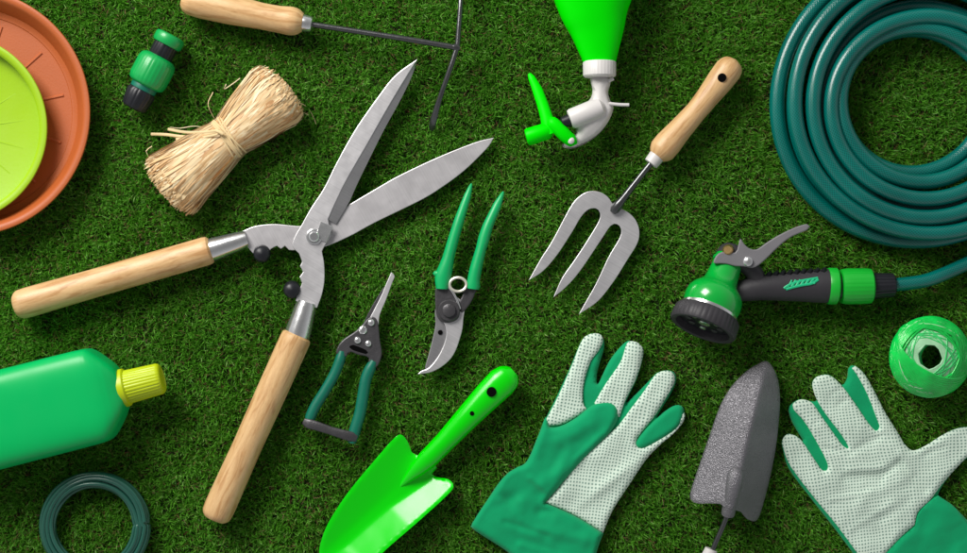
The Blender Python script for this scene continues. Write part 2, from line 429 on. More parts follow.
# ================================================================ hose connector (loose)
t = thing('hose_connector', 'loose green and black hose connector lying above the straw bundle', 'hose connector', 153, 72)
A = (133.0, 108, 15); B = (172.0, 34, 17)
MB().lathe(A, B, [(0, 8), (0, 10.5), (2, 12, .06), (17, 14, .06), (20, 13.4), (21, 11)], 120, 16).build('threaded_collar', M_black, t)
MB().lathe(A, B, [(-.5, 7), (.4, 7.1), (.5, 0.02)], 24).build('bore', M_hole, t)
MB().lathe(A, B, [(20, 11), (20.5, 13), (25, 13.5), (27, 13)], 48).build('seal_ring', M_teal, t)
MB().lathe(A, B, [(25, 12), (26, 16), (28, 18, .01), (33, 19.2, .02), (50, 19.2, .02), (55, 18, .01), (57.5, 15), (58.5, 11)], 160, 28).build('grip_body', M_conn, t)
MB().lathe(A, B, [(57, 11), (59, 11.6, .06), (71, 11.4, .06), (72, 10)], 120, 14).build('release_ring', M_black, t)
MB().lathe(A, B, [(71, 10), (71.4, 13.6), (73, 15), (80, 15.2), (82, 14), (83, 11), (80.5, 9.6), (80.5, .05)], 48).build('end_flange', M_conn, t)

# ================================================================ raffia bundle
t = thing('raffia_bundle', 'bundle of pale straw raffia tied round its middle', 'raffia bundle', 228, 137)
def raffia():
    V, F, T = [], [], []
    ctr = catmull([(170, 186), (200, 162), (229, 137), (254, 112), (278, 93)], 4)
    ctr = [np.array(c) for c in ctr]; m = len(ctr)
    d = np.array([278-170, 93-186.]); Ltot = np.linalg.norm(d); d /= Ltot; pr = np.array([-d[1], d[0]])   # towards lower right
    def hw(u):   # u from -1 (lower-left end) to 1
        if u < 0: return 21.5+18.5*(-u)**.95-5*max(0, -u-.82)/.18
        return 21.5+13.5*min(1, u*1.35)**.9-6*max(0, u-.8)/.2
    def hz(u): return 13+4*min(1, abs(u)*1.4)
    def centre(u): return np.array([229., 137.])+d*u*(86 if u < 0 else 76)+np.array([-3., 1.])*max(0, -u)+np.array([2., -3.])*max(0, u)
    def ribbon(pts, wds, nrm, tint):
        b = len(V)
        for p, wd, nn in zip(pts, wds, nrm):
            V.append(P(p[0]+nn[0]*wd, p[1]+nn[1]*wd, p[2]+nn[2]*wd)); V.append(P(p[0]-nn[0]*wd, p[1]-nn[1]*wd, p[2]-nn[2]*wd))
            T.extend((tint, tint))
        for i in range(len(pts)-1): F.append((b+2*i, b+2*i+1, b+2*i+3, b+2*i+2))
    for k in range(2100):
        th = random.uniform(-.35, math.pi+.35) if k < 1700 else random.uniform(0, 2*math.pi)
        rho = random.choice([1, 1, .97, .93, .86, .78])+random.uniform(-.03, .03)
        th2 = th+random.gauss(0, .2); th3 = th+random.gauss(0, .24)
        e0 = -1+abs(random.gauss(0, .06))+abs(math.cos(th))**2*.12; e1 = 1.0-abs(random.gauss(0, .06))-abs(math.cos(th))**2*.10
        if random.random() < .25: e0 = random.uniform(-.95, -.2)
        if random.random() < .25: e1 = random.uniform(.3, .95)
        ph = random.uniform(0, 6.3); am = random.uniform(0, 2.2); wd = random.choice([random.uniform(.4, 1.2), random.uniform(1.2, 2.6)]); tw = random.uniform(-.5, .5)
        pts, ws, ns = [], [], []
        for i in range(15):
            u = e0+(e1-e0)*i/14
            a = th+(th2-th)*max(0, u)+(th3-th)*max(0, -u)
            fl = 1.0+(.06*abs(u)*math.sin(ph))
            c = centre(u)+pr*math.cos(a)*(hw(u)*rho*fl-1+am*math.sin(ph+u*5))
            z = 15+hz(u)*(math.sin(a))*rho+math.sin(ph*2+u*7)*1.0
            ed = max(0, (abs(u)-.80)/.2); z -= 13*min(1.1, ed)**2*max(0, math.sin(a)); z = max(z, .5)
            aa = a+math.pi/2+tw*u
            pts.append((c[0], c[1], z)); wq = wd*(1 if i not in (0, 14) else .4)
            ns.append((pr[0]*math.cos(aa), pr[1]*math.cos(aa), math.sin(aa))); ws.append(wq)
        ribbon(pts, ws, ns, min(1, max(0, random.gauss(.6, .24))))
    # stray fibres
    for (pts2) in [[(214, 118), (208, 104), (213, 92)], [(240, 78), (232, 84), (224, 89), (226, 84)], [(292, 100), (306, 106), (313, 116), (316, 124)],
                   [(170, 127), (180, 128), (196, 126), (212, 130)], [(288, 118), (300, 112), (309, 115)], [(150, 158), (146, 151), (152, 146)]]:
        q = catmull([(x, y, 6-2*i) for i, (x, y) in enumerate(pts2)], 3)
        ribbon(q, [.4]*len(q), [(.7, .7, .2)]*len(q), random.uniform(.6, .95))
    mb = MB(); mb.v = V; mb.f = F; mb.uv = [(0, 0)]*len(V)
    ob = mb.build('fibres', M_raffia, t, smooth=0, kind='stuff')
    at = ob.data.attributes.new('tint', 'FLOAT', 'POINT'); at.data.foreach_set('value', np.array(T, np.float32))
    us = np.linspace(-.84, .82, 24)
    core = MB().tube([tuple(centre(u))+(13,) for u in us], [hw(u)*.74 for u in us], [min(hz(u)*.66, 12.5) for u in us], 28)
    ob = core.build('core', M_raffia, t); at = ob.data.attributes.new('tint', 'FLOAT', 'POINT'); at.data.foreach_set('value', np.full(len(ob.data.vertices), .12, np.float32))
    # tie band and its tails
    b = MB()
    for j in range(7):
        u0 = -.02+(j-3)*.017; tilt = random.uniform(-.05, .05)
        ring = []
        for k in range(40):
            a = 2*math.pi*k/40; cc = centre(u0+tilt*math.cos(a))+pr*math.cos(a)*(hw(0)+.3+.35*(j % 3))
            ring.append((cc[0], cc[1], 17+(hz(0)+.5+.35*(j % 3))*math.sin(a)))
        b.tube(ring, .95, n=6, closed_path=True)
    for pts2, r0 in (([(220, 131, 32), (208, 134, 27), (185, 136.5, 15), (166, 134.5, 9), (151, 134, 6)], 1.5), ([(219, 130, 33), (205, 132, 26), (185, 132, 18), (168, 129, 8)], 1.4), ([(222, 133, 33), (210, 136, 30), (195, 138, 22), (176, 139, 12)], 1.2)):
        q = catmull(pts2, 4); b.tube(q, [r0]*len(q), [r0*.45]*len(q), 8)
    b.tube([(217, 131, 34), (220, 132, 35.5), (223, 134, 35)], 1.9, n=10)
    b.build('tie', M_tie, t)
raffia()

# ================================================================ hand cultivator
t = thing('hand_cultivator', 'three way hand weeder with pale wooden handle and thin dark steel prongs', 'hand cultivator', 300, 24)
hp = catmull([(183, -1, 16), (190, 1, 16), (210, 5, 16), (232, 9.5, 16), (257, 15, 16), (278, 19, 16), (292, 21, 16), (299, 21.8, 16), (303, 22.3, 16)], 3)
def radat(path, keys):
    """radius along path by x-distance keys [(arc fraction, r)]"""
    L = [0]
    for a, b in zip(path, path[1:]): L.append(L[-1]+float(np.linalg.norm(np.array(b)-np.array(a))))
    xs = [k[0] for k in keys]; return [float(np.interp(l/L[-1], xs, [k[1] for k in keys])) for l in L]
MB().tube(hp, radat(hp, [(0, 8), (.015, 11), (.05, 13.6), (.15, 15), (.4, 15.2), (.65, 13.2), (.8, 13.4), (.9, 14.4), (.95, 13.4), (.985, 11), (1, 9)]), n=36).build('handle', wood('wood_a', 1.3), t)
MB().lathe((301, 22.3, 16), (313, 24.4, 16), [(0, 8.2), (1, 8.6), (9, 7.9), (11, 7), (12, 3)], 32).build('ferrule', M_chrome, t)
b = MB(); rod = catmull([(311, 24.2, 16), (360, 31.7, 19), (410, 39.5, 23), (457, 47.5, 26)], 6)
b.tube(rod, [2.9]*len(rod), n=14).build('rod', M_dsteel, t)
def prong(pts, rx, rz):
    q = catmull(pts, 4); n = len(q); MB().tube(q, [float(np.interp(i/(n-1), [0, .55, .8, .97, 1], rx)) for i in range(n)], [float(np.interp(i/(n-1), [0, .55, .8, .97, 1], rz)) for i in range(n)], 14).build('prong', M_dsteel, t)
prong([(457.5, 46, 26), (459.5, 20, 25), (461, -4, 22), (461, -28, 8), (460, -38, -4)], [2.7, 2.6, 3.4, 3.6, .6], [2.7, 2.4, 1.6, 1, .6])
prong([(457, 48, 26), (449, 72, 25), (440, 98, 20), (434, 118, 9), (431.5, 131, -3)], [2.7, 2.6, 3.4, 3.6, .6], [2.7, 2.4, 1.6, 1, .6])
MB().tube([(453, 46.8, 26), (457, 47.4, 26), (460, 47.8, 26)], [3.3, 4.1, 2.4], n=14).build('weld', M_dsteel, t)

# ================================================================ hedge shears
t = thing('hedge_shears', 'open hedge shears with silver blades and two long wooden handles', 'hedge shears', 313, 238)
# lower blade + its tang (goes left)
def zB(x, y): return 9.5-((x-313)*.874+(y-238)*-.486)*.030 if False else 8.5-.028*((x-313)*.874-(y-238)*.486)
MB().slab([(494, 137.5, 1), (475, 142.3), (437.5, 157.3), (400, 175), (377, 188), (340, 210), (318, 223), (300, 226), (275, 224), (255, 226), (241.5, 231.5, 1), (245, 243, 1),
           (250, 250), (256, 255), (266, 254), (271, 249, 1), (277, 246), (281, 249), (285, 246), (289, 250), (300, 250), (312, 249), (327, 246), (350, 236), (375, 222.5), (420, 200.5), (440, 188.5), (460, 174), (474, 161.5), (488, 147)],
          zB, 3.2, .7).build('lower_blade', M_steel3, t, smooth=30)
def zA(x, y): return 13.2-.02*((x-313)*.5-(y-238)*.86)
bld = [(417.7, 58.5, 1), (395, 75.5), (377.5, 97.5), (355, 130), (337, 162), (324, 188), (311, 208), (302, 224), (295, 236), (292.5, 246), (299, 253.5, 1),
       (302, 262), (300, 266), (303, 272), (299.5, 277), (302, 283), (298, 292), (295.5, 301, 1), (317, 308, 1), (322, 294), (324.5, 279), (324, 262), (322, 251), (324.5, 246), (331, 236, 1), (328, 219, 1), (337, 199), (347, 179), (368, 142.5), (387, 109), (404, 80.5)]
MB().slab(bld, zA, 3.2, .7).build('upper_blade', M_steel, t, smooth=30)
# ground cutting bevel along the right side of the upper blade
b = MB(); oe = catmull([(417.2, 60.5), (411.5, 77), (399.3, 102), (381.3, 135), (355.3, 188), (350.3, 200), (336, 224)], 5); ie = catmull([(416.5, 61), (403, 80), (387, 107), (368, 140), (347, 176), (337, 196), (326, 218)], 5)
n = 40
def samp(c, f): i = f*(len(c)-1); k = min(int(i), len(c)-2); return c[k]+(c[k+1]-c[k])*(i-k)
vs_ = []
for i in range(n+1):
    o_, i_ = samp(oe, i/n), samp(ie, i/n)
    vs_ += [P(o_[0], o_[1], zA(*o_)-.4), P(o_[0], o_[1], zA(*o_)+.1), P(i_[0]-.9, i_[1]-.5, zA(*i_)+3.15), P(i_[0]-1, i_[1]-.5, zA(*i_)+.2)]
fs = []
for i in range(n):
    for k in range(3): fs.append((4*i+k, 4*i+k+1, 4*i+4+k+1, 4*i+4+k))
b.add(vs_, fs+[(3, 2, 1, 0), (4*n, 4*n+1, 4*n+2, 4*n+3)])
b.build('cutting_bevel', M_steel2, t, smooth=20)
z0 = 16.6
MB().slab([(320.5, 221, 1), (333, 226.5, 1), (326.5, 242, 1), (315, 238, 1)], z0, 2.2, .5, smooth=False).build('locking_plate', M_chrome, t)
b = MB(); b.lathe((314, 236.5, z0-1), (314, 236.5, z0+6), [(0, 8), (2, 8), (2.6, 7.2), (2.6, 5.4), (6, 5.2), (7, 4), (7, .1)], 24); b.build('pivot_bolt', M_chrome, t)
for (x, y, dx, dy) in ((262, 254, -.10, .35), (292, 290, .3, .1)):
    MB().tube([(x, y-1, 6), (x, y-1, 12), (x, y, 17), (x, y, 20), (x, y, 22.5), (x, y, 23.3)], [8.2, 8.6, 8.6, 8, 5.5, .5], n=28).build('buffer', M_black, t)
# ferrules and handles
MB().lathe((307, 302, 14.5), (297, 336, 15), [(0, 7), (0, 9.4), (6, 10.6), (30, 12.7), (35, 12.9)], 40).build('ferrule', M_chrome, t)
MB().lathe((247, 238.5, 13), (210, 250.3, 15), [(0, 6), (0, 8), (8, 9.3), (34, 11.4), (38, 11.5)], 40).build('ferrule', M_chrome, t)
def shandle(a, bb, keys, seed):
    q = catmull([a, tuple((np.array(a)+np.array(bb))/2), bb], 2.0)
    h = MB().tube(q, radat(q, keys), n=44).build('handle', wood('wood_%d' % seed, seed*3.7), t); return h
ha = shandle((297.5, 334.5, 16), (214.5, 519, 16), [(0, 12), (.008, 14.8), (.03, 15.4), (.3, 15.3), (.6, 14.7), (.93, 15.6), (.975, 15), (.993, 13), (1, 11)], 4)
hb = shandle((211.5, 249.5, 16), (15.5, 306, 16), [(0, 11), (.008, 13.6), (.03, 14.4), (.3, 14.4), (.6, 14.3), (.93, 15.2), (.975, 14.8), (.993, 12.5), (1, 10.5)], 5)
MB().lathe((228.6, 503, 24.5), (227.6, 507, 27), [(0, 2.6), (1.5, 2.6), (1.6, .1)], 20).build('hang_hole', M_hole, ha)

# ================================================================ spray bottle
t = thing('spray_bottle', 'bright green spray bottle with white spray head and green trigger', 'spray bottle', 598, 60)
pts = [(593.5, -118, 30), (593.5, -116, 30), (593.5, -110, 30), (593.4, -90, 30), (593.4, -60, 30), (593.5, 0, 29), (597, 30, 28), (599.3, 56, 27.5), (599.6, 62, 27.5), (599.8, 65, 27.5)]
q = catmull(pts, 4)
rk = lambda y: float(np.interp(y, [-118, -116, -110, -90, -60, -25, 0, 30, 56, 62, 65], [44, 50, 54, 56, 54, 46.5, 38.8, 27.5, 18.2, 16.4, 14.5]))
MB().tube(q, [rk(p[1]) for p in q], [min(rk(p[1])*.72, 30) for p in q], 56, sq=2.3).build('bottle', M_neon, t, smooth=50)
MB().lathe((599.5, 61.5, 27.5), (599.5, 78, 27.5), [(0, 13), (0, 15.9), (1, 16.4, .015), (14, 16.2, .015), (15.5, 15), (16, 9)], 120, 30).build('collar', M_white, t)
hd = MB()
hd.relief([(591, 76), (592.5, 90), (590, 99), (582, 105), (570, 111), (572, 120), (576, 132), (569, 139), (562, 145.5), (570, 148.5), (581, 145.5), (597, 135.5), (608, 122), (613.5, 108), (610.5, 101), (608, 92), (610.5, 83), (609, 76)],
          lambda x, y, d: 22+9*math.sqrt(max(0, 1-(1-min(d/3.5, 1))**2))+.35*max(0, min(d-3.5, 6))-.22*max(0, y-116), lambda x, y, d: 21-9*math.sqrt(max(0, 1-(1-min(d/5, 1))**2)), 2.5, 2.5)
hd.build('spray_head', M_white, t, smooth=50)
MB().lathe((604, 106, 30), (569.5, 119.5, 30), [(0, 5), (3, 9), (10, 10.5), (34, 10.2), (36.5, 9), (37, 6)], 36).build('barrel', M_white, t)
MB().tube(catmull([(609, 103.5, 30), (620, 104.6, 30), (629, 104.8, 30)], 3), 1.7, n=10).build('side_tab', M_white, t)
MB().tube([(608, 81, 30), (613.5, 78.5, 30)], 1.8, n=10).build('side_tab', M_white, t)
MB().lathe((571, 119.5, 30), (561, 123, 30), [(0, 6.5), (9, 5.6), (10, 4)], 24).build('nozzle_stem', M_black, t)
q = catmull([(529.2, 73.5, 20), (531.5, 77.5, 21), (537, 89, 23), (542.5, 104, 25), (546.5, 117, 27), (549, 127, 28), (551, 134, 28)], 3)
tr = MB(); tr.tube(q, radat(q, [(0, 1.6), (.04, 3.2), (.3, 5.2), (.7, 6.2), (.9, 7.6), (1, 5)]), radat(q, [(0, .8), (.04, 2), (.5, 4), (1, 6)]), 24)
q = catmull([(548, 119, 30), (556, 126, 31), (566, 136, 30), (573, 141.5, 28), (577, 143, 27)], 3)
tr.tube(q, radat(q, [(0, 2), (.1, 6.4), (.5, 7.2), (.85, 6.4), (.96, 4.5), (1, 1)]), n=24)
tr.build('trigger', M_neon, t, smooth=50)
MB().lathe((526, 137.5, 26), (552, 129.5, 27), [(0, .1), (0, 5.5), (.8, 8), (3, 8.8), (22, 8.6), (26, 6), (27, 2)], 36).build('nozzle_knob', M_neon, t)
MB().lathe((571, 140.5, 32), (571, 140.5, 36.5), [(0, 3.4), (2.6, 3.4), (3.6, 2.4), (4, .1)], 20).build('pin', M_white, t)

# ================================================================ garden fork
t = thing('garden_fork', 'three tined steel hand fork with pale wooden handle', 'hand fork', 612, 212)
fk = [(528.6, 280.5, 1), (540, 260), (552.6, 240), (570, 207.5), (579, 196.5), (589, 191.2), (600, 192), (608, 197), (613, 204), (619, 208), (627, 211.5), (635, 219), (639.2, 230), (637.5, 243), (627, 260.5), (614, 281), (598, 301), (578.6, 314.5, 1),
      (585, 303), (596, 283.5), (608.5, 257), (619.5, 238), (621, 229), (617, 224.2), (610.5, 226), (600, 241.5), (580, 271), (566, 287), (553.2, 297.5, 1),
      (562, 278), (573, 262), (585, 244), (598.5, 221.5), (600, 213), (596, 208.5), (588.5, 209.5), (581, 217), (571.5, 233), (557, 255), (543, 271)]
MB().slab(fk, lambda x, y: 5.5-.035*((612-x)*.626+(y-212)*.776), 2.8, .8, step=2.5).build('tines', M_steel, t, smooth=30)
q = catmull([(612.5, 212.5, 10), (617, 206.5, 11), (626, 195, 14), (638, 179.5, 15), (652, 162, 15)], 3)
MB().tube(q, radat(q, [(0, 3), (.05, 5), (.16, 5.2), (.25, 3.9), (.6, 3.2), (1, 3.2)]), n=20).build('shank', M_dsteel, t)
MB().lathe((650.5, 164, 15), (660, 152, 15), [(0, 5), (.5, 7.3), (12, 8.2), (15, 8)], 32).build('ferrule', M_white, t)
q = catmull([(657, 156.5, 15), (659, 154, 15), (667, 144.5, 15), (680, 129.5, 15), (697.5, 109.5, 15), (714, 88.5, 15), (727, 71.5, 15), (736, 60, 15)], 2)
hf = MB().tube(q, radat(q, [(0, 8.5), (.02, 11), (.06, 13.6), (.14, 13.8), (.3, 12), (.48, 10.9), (.62, 11.6), (.8, 13.6), (.9, 14), (.945, 12.6), (.975, 10), (.992, 6.5), (1, 2)]), n=36).build('handle', wood('wood_c', 9.1), t)
MB().tube([(722, 77.5, 26.5), (722, 77.5, 29.05)], [4.4, 4.4], n=24).build('hang_hole', M_hole, hf)

# ================================================================ garden hose
t = thing('garden_hose', 'teal garden hose coiled in overlapping loops with its end run to the spray gun', 'garden hose', 915, 101)
loops = [  # cx, cy, rx, ry, z
    (923, 108, 101, 101, 9), (920, 103, 126, 126, 9), (913, 101, 74, 71, 9), (920, 104, 79.5, 77.5, 22), (926, 107, 93.5, 92.5, 27), (926, 102.5, 113.5, 114, 27), (927, 102.5, 132, 131.5, 26), (919, 101.5, 141, 141.5, 10)]
pth = []
n = 90
for li, L_ in enumerate(loops):
    nx = loops[min(li+1, len(loops)-1)]
    for k in range(n):
        f = k/n; a = 2*math.pi*f     # start at the right hand side (outside the frame)
        g = 0 if f < .86 else (f-.86)/.14; g = g*g*(3-2*g)
        c = [L_[i]*(1-g)+nx[i]*g for i in range(5)]
        wob = 1+.012*math.sin(a*2+li*2.1)+.006*math.sin(a*3+li)
        pth.append((c[0]+c[2]*wob*math.cos(a), c[1]+c[3]*wob*math.sin(a), c[4]+1.2*math.sin(a*2+li)))
L_ = loops[-1]
pth += catmull([pth[-1], (1062, 130, 8), (1060, 170, 8), (1040, 215, 8), (1005, 245, 8), (967, 263.5, 9), (945, 273.5, 11), (926, 280.5, 14), (908, 283.5, 16), (892, 285, 17)], 5)[1:]
npt = len(pth); rr = [7.7]*npt
for i in range(npt-40, npt): rr[i] = 8.0-1.2*min(1, (i-(npt-40))/22)
MB().tube(pth, rr, n=22).build('hose', M_hose, t, smooth=0)
MB().lathe((894.5, 285, 17), (870, 286, 17), [(0, 7), (0, 10), (1.5, 11.2, .07), (20, 12.2, .07), (24, 12.4), (25, 8)], 120, 18).build('hose_collar', M_black, t)
MB().lathe((872, 286, 18), (839, 286.5, 18), [(0, 10), (0, 15.5), (1.5, 17.2, .01), (6, 17.6, .02), (25, 17.8, .02), (31, 17, .0), (32, 13)], 160, 26).build('hose_end_connector', M_clip, t)

# ================================================================ spray gun
t = thing('spray_gun', 'green and grey hose spray gun with round dial head and trigger lever', 'spray gun', 760, 290)
A = (731, 255, 19); B = (699, 337, 44)
prof = [(0, 10), (.5, 14.2), (3, 14.6), (14, 15), (26, 16.2), (32, 17.6), (36, 21.5), (40, 25.6), (45, 28.4), (52, 29.3), (59, 28.4), (63, 26.5)]
MB().lathe(A, B, prof, 56).build('head', M_gun, t, smooth=60)
MB().lathe(A, B, [(-9, 6), (-8.5, 10), (-6, 12.5), (0, 14.8), (3, 15.1), (3.4, 14)], 40).build('rear_cap', M_dgrey, t)
MB().lathe(A, B, [(6, 15.5), (7, 16.2), (9, 16.2), (10, 15.5)], 56).build('head_band', M_gun, t)
MB().lathe(A, B, [(61, 26), (62, 29.2), (66, 29.2), (67, 28)], 56).build('silver_band', M_chrome, t)
dl = MB().lathe(A, B, [(65, 27), (65.6, 31.5, .01), (68, 33.2, .015), (80, 34, .015), (82.5, 33, .0), (83, 30.5), (82, 28.4), (74, 27.4), (73.6, 0.1)], 200, 40).build('dial', M_dgrey, t, smooth=35)
Av = np.array(A, float); Bv = np.array(B, float); dv = (Bv-Av)/np.linalg.norm(Bv-Av)
MB().lathe(A, B, [(73, 26.5), (75.4, 26.4), (75.6, .1)], 48).build('face', M_black, dl)
sidev = np.cross(dv, [0, 0, 1.]); sidev /= np.linalg.norm(sidev); upv = np.cross(sidev, dv)
for k in range(9):
    a = k*2*math.pi/8; rr_ = 17 if k < 8 else 0; rad_ = 3.6 if k < 8 else 6
    c0 = Av+dv*75.4+sidev*math.cos(a)*rr_+upv*math.sin(a)*rr_
    MB().lathe(tuple(c0), tuple(c0+dv*3), [(0, rad_), (1.6, rad_), (2.2, rad_*.7), (2.3, .1)], 20).build('outlet', M_chrome if k in (1, 3, 6, 8) else M_dgrey, dl)
MB().slab([(713.5, 263), (716, 256), (722, 252), (735, 252.5), (738, 246), (740.3, 238.5), (743.5, 243), (748, 247.5), (756, 249.5), (766, 243), (778, 235.5), (795, 227.3), (807, 224), (810, 226.5), (807, 230), (793, 236), (784, 242), (775, 250), (766, 259), (758, 265.5), (752, 268), (744, 266.5), (735, 266), (727, 264), (720, 263.5)],
          lambda x, y: 33+.02*(x-740), 6.5, 2.0, step=2.5).build('trigger_lever', M_grey, t, smooth=50)
MB().tube([(729, 249.5, 28), (727.5, 250, 39), (727.3, 250, 41)], [5.2, 5.2, 3.5], n=20).build('brass_screw', M_brass, t)
MB().lathe((748, 261.5, 38), (748, 261.5, 44), [(0, 4.6), (3.5, 4.6), (4.6, 3), (4.8, .1)], 24).build('lever_pin', M_chrome, t)
MB().tube(catmull([(720, 262, 22), (729, 258, 24), (741, 262, 24), (752, 270, 22), (758, 280, 20)], 3), [9, 10, 11, 11, 10, 10, 9, 9, 9, 9, 9, 8, 8, 8, 8][:len(catmull([(720, 262, 22), (729, 258, 24), (741, 262, 24), (752, 270, 22), (758, 280, 20)], 3))] if False else 9, n=20).build('lever_housing', M_dgrey, t)
q = catmull([(728, 293, 20), (738, 291.5, 20), (750, 289.5, 20), (765, 287.5, 20), (795, 286.5, 19), (829, 286, 18)], 3)
gr = MB().tube(q, radat(q, [(0, 6), (.06, 9), (.2, 11.5), (.4, 13.2), (.7, 15), (.9, 16.8), (1, 17)]), n=40).build('grip', M_dgrey, t, smooth=50)
b = MB()
for k in range(9):   # rubber pads along the upper side of the grip
    x = 768+k*6.8; r = 12.7+k*.42
    b.tube([(x, 285-r*.80, 27), (x+2, 285-r*.92, 24), (x+2.4, 285-r*1.0, 19)], [2.3, 2.5, 2.0], n=10)
b.build('grip_pads', M_black, gr)
# worn green lettering-like mark on the grip: slanted script strokes on a raised lozenge
def onG(x, y):  # height of grip surface
    r = float(np.interp(x, [750, 765, 795, 829], [11.8, 13.3, 15, 17])); return 19+math.sqrt(max(0, r*r-(y-286.3)**2))
mk = MB()
def strk(pts, wd):
    q = catmull([(x, y, onG(x, y)+.25) for x, y in pts], 1.2); mk.tube(q, [wd]*len(q), [.45]*len(q), 8)
strk([(784, 288.5), (789, 285), (797, 282), (806, 280), (818, 278)], 1.3)
for x0 in (788, 792, 796.5, 801, 805.5, 810, 814): strk([(x0, 287-(x0-788)*.12), (x0+2.2, 283.5-(x0-788)*.12), (x0+4, 280.2-(x0-788)*.03)], 1.15+.25*math.sin(x0*7))
strk([(786, 289.3), (794, 287), (803, 285), (812, 283.4), (818.5, 279.5)], 1.3)
mk.build('grip_mark', mat('mark_green', srgb(22, 190, 130), .4), gr)
MB().lathe((827, 286, 18), (838.5, 286.3, 18), [(0, 14), (.5, 17.8), (1.5, 18.4), (9, 18.4), (10.5, 17), (11.2, 13)], 60).build('lock_ring', M_clip, t)
MB().lathe((837, 286.3, 18), (841, 286.4, 18), [(0, 13), (5, 13)], 40).build('coupling_neck', M_black, t)

# ================================================================ twine ball
t = thing('twine_ball', 'round ball of shiny green and pale plastic twine with a hollow core', 'twine', 930, 357)
def twine():
    cx, cy = 930, 357; Rz = 24; zc = 24
    def ring(nv, R, rz, off, wd, mb):
        nv = np.array(nv, float); nv /= np.linalg.norm(nv)
        a = np.cross(nv, [0, 0, 1.]); a = a/np.linalg.norm(a) if np.linalg.norm(a) > 1e-6 else np.array([1., 0, 0]); b_ = np.cross(nv, a)
        k = math.sqrt(max(0, 1-off*off)); pts = []
        for i in range(64):
            an = 2*math.pi*i/64; p = nv*off+k*(a*math.cos(an)+b_*math.sin(an))
            pts.append((cx+p[0]*R, cy-p[1]*R, max(zc+p[2]*rz, .6)))
        mb.tube(pts, [wd]*64, [wd*.75]*64, 6, closed_path=True)
    hx = 3.0
    inn = MB(); out = MB(); out2 = MB(); pale2 = MB()
    for k in range(300):
        az = k*2.39996; tau = math.radians(69.5-min(30, abs(random.gauss(0, 9))))
        ring((math.sin(tau)*math.cos(az), math.sin(tau)*math.sin(az), math.cos(tau)), 36.8, 21.8, random.uniform(-.05, .05), .9, inn)
    for k in range(260):
        az = k*2.39996+random.uniform(-.1, .1); tau = math.radians(44-min(48, abs(random.gauss(0, 20))))
        ring((math.sin(tau)*math.cos(az), math.sin(tau)*math.sin(az), math.cos(tau)), 39.5+random.uniform(-.6, .7), 23.5, random.uniform(-.12, .12), 1.05, out)
    # a broad late band crossing the upper face on the lower left
    for k in range(26):
        az = math.radians(38+k*.8); tau = math.radians(50+k*.35)
        ring((math.sin(tau)*math.cos(az), math.sin(tau)*math.sin(az), math.cos(tau)), 40.4+.4*math.sin(k*2.3), 24, .010*k-.06, 1.1, out)
    inn.build('inner_winding', M_twine2, t, smooth=0); out.build('outer_winding', M_twine, t, smooth=0)
    for k in range(22):     # loose green strands over the pale winding, pale ones over the green
        az = random.uniform(0, 6.28); tau = math.radians(random.uniform(50, 66))
        ring((math.sin(tau)*math.cos(az), math.sin(tau)*math.sin(az), math.cos(tau)), 37.6, 22.6, random.uniform(-.05, .05), random.uniform(.4, 1.0), out2)
    for k in range(26):
        az = random.uniform(0, 6.28); tau = math.radians(random.uniform(15, 42))
        ring((math.sin(tau)*math.cos(az), math.sin(tau)*math.sin(az), math.cos(tau)), 40.1, 24.1, random.uniform(-.12, .12), random.uniform(.3, .7), pale2)
    out2.build('loose_strands', M_twine3, t, smooth=0); pale2.build('pale_strands', M_twine2, t, smooth=0)
    core = MB(); prof = []
    for i in range(25):
        a = math.radians(-75+i*150/24); prof.append((20+13*math.cos(a), 24+15*math.sin(a)))
    prof = [(13, 6)]+prof+[(16, 39), (13.5, 36), (12.5, 30), (12.5, 8), (13, 6)]
    core.spin(wc(932, 357, 24), [(min(r, 37), z) for r, z in prof], 64); core.build('core', M_twine3, t)
twine()

# ================================================================ green bottle
t = thing('plant_food_bottle', 'flat green plastic bottle with ribbed yellow screw cap', 'bottle', 60, 405)
ax = np.array([.969, -.247]); o0 = np.array([0, 419.5])
def bp(tt, z=29): p = o0+ax*tt; return (float(p[0]), float(p[1]), z)
sec = [(-150, 34, 18), (-148, 42, 24), (-140, 47, 29), (-120, 48.6, 30), (-60, 48.8, 30), (0, 48.5, 30), (60, 48.3, 30), (90, 48.1, 30), (98, 47.8, 30), (103, 46.8, 29.6), (107, 44.2, 29), (111, 40.2, 28), (117, 33.5, 25.5), (122, 27.5, 22), (126, 21.5, 18), (128, 15.5, 15)]
TT = np.array([s_[0] for s_ in sec]); q = [float(x) for x in np.concatenate([np.arange(-150, 88, 6), np.arange(88, 128.1, 1.5)])]
MB().tube([bp(x) for x in q], [float(np.interp(x, TT, [s_[1] for s_ in sec])) for x in q], [float(np.interp(x, TT, [s_[2] for s_ in sec])) for x in q], 96, sq=4.2).build('bottle_body', M_bottle, t, smooth=60)
MB().lathe(bp(124), bp(170), [(0, 15), (0, 18.6), (1, 19.4), (6.5, 19.2), (7.6, 18), (8, 17)], 60).build('cap_flange', M_cap, t)
MB().lathe(bp(131), bp(171), [(0, 16.2), (.5, 16.2, .05), (33, 15.1, .05), (35, 14.8, .02), (36.5, 13.4), (37, 11), (36, 10.4), (36, .1)], 200, 30).build('cap', M_cap, t)

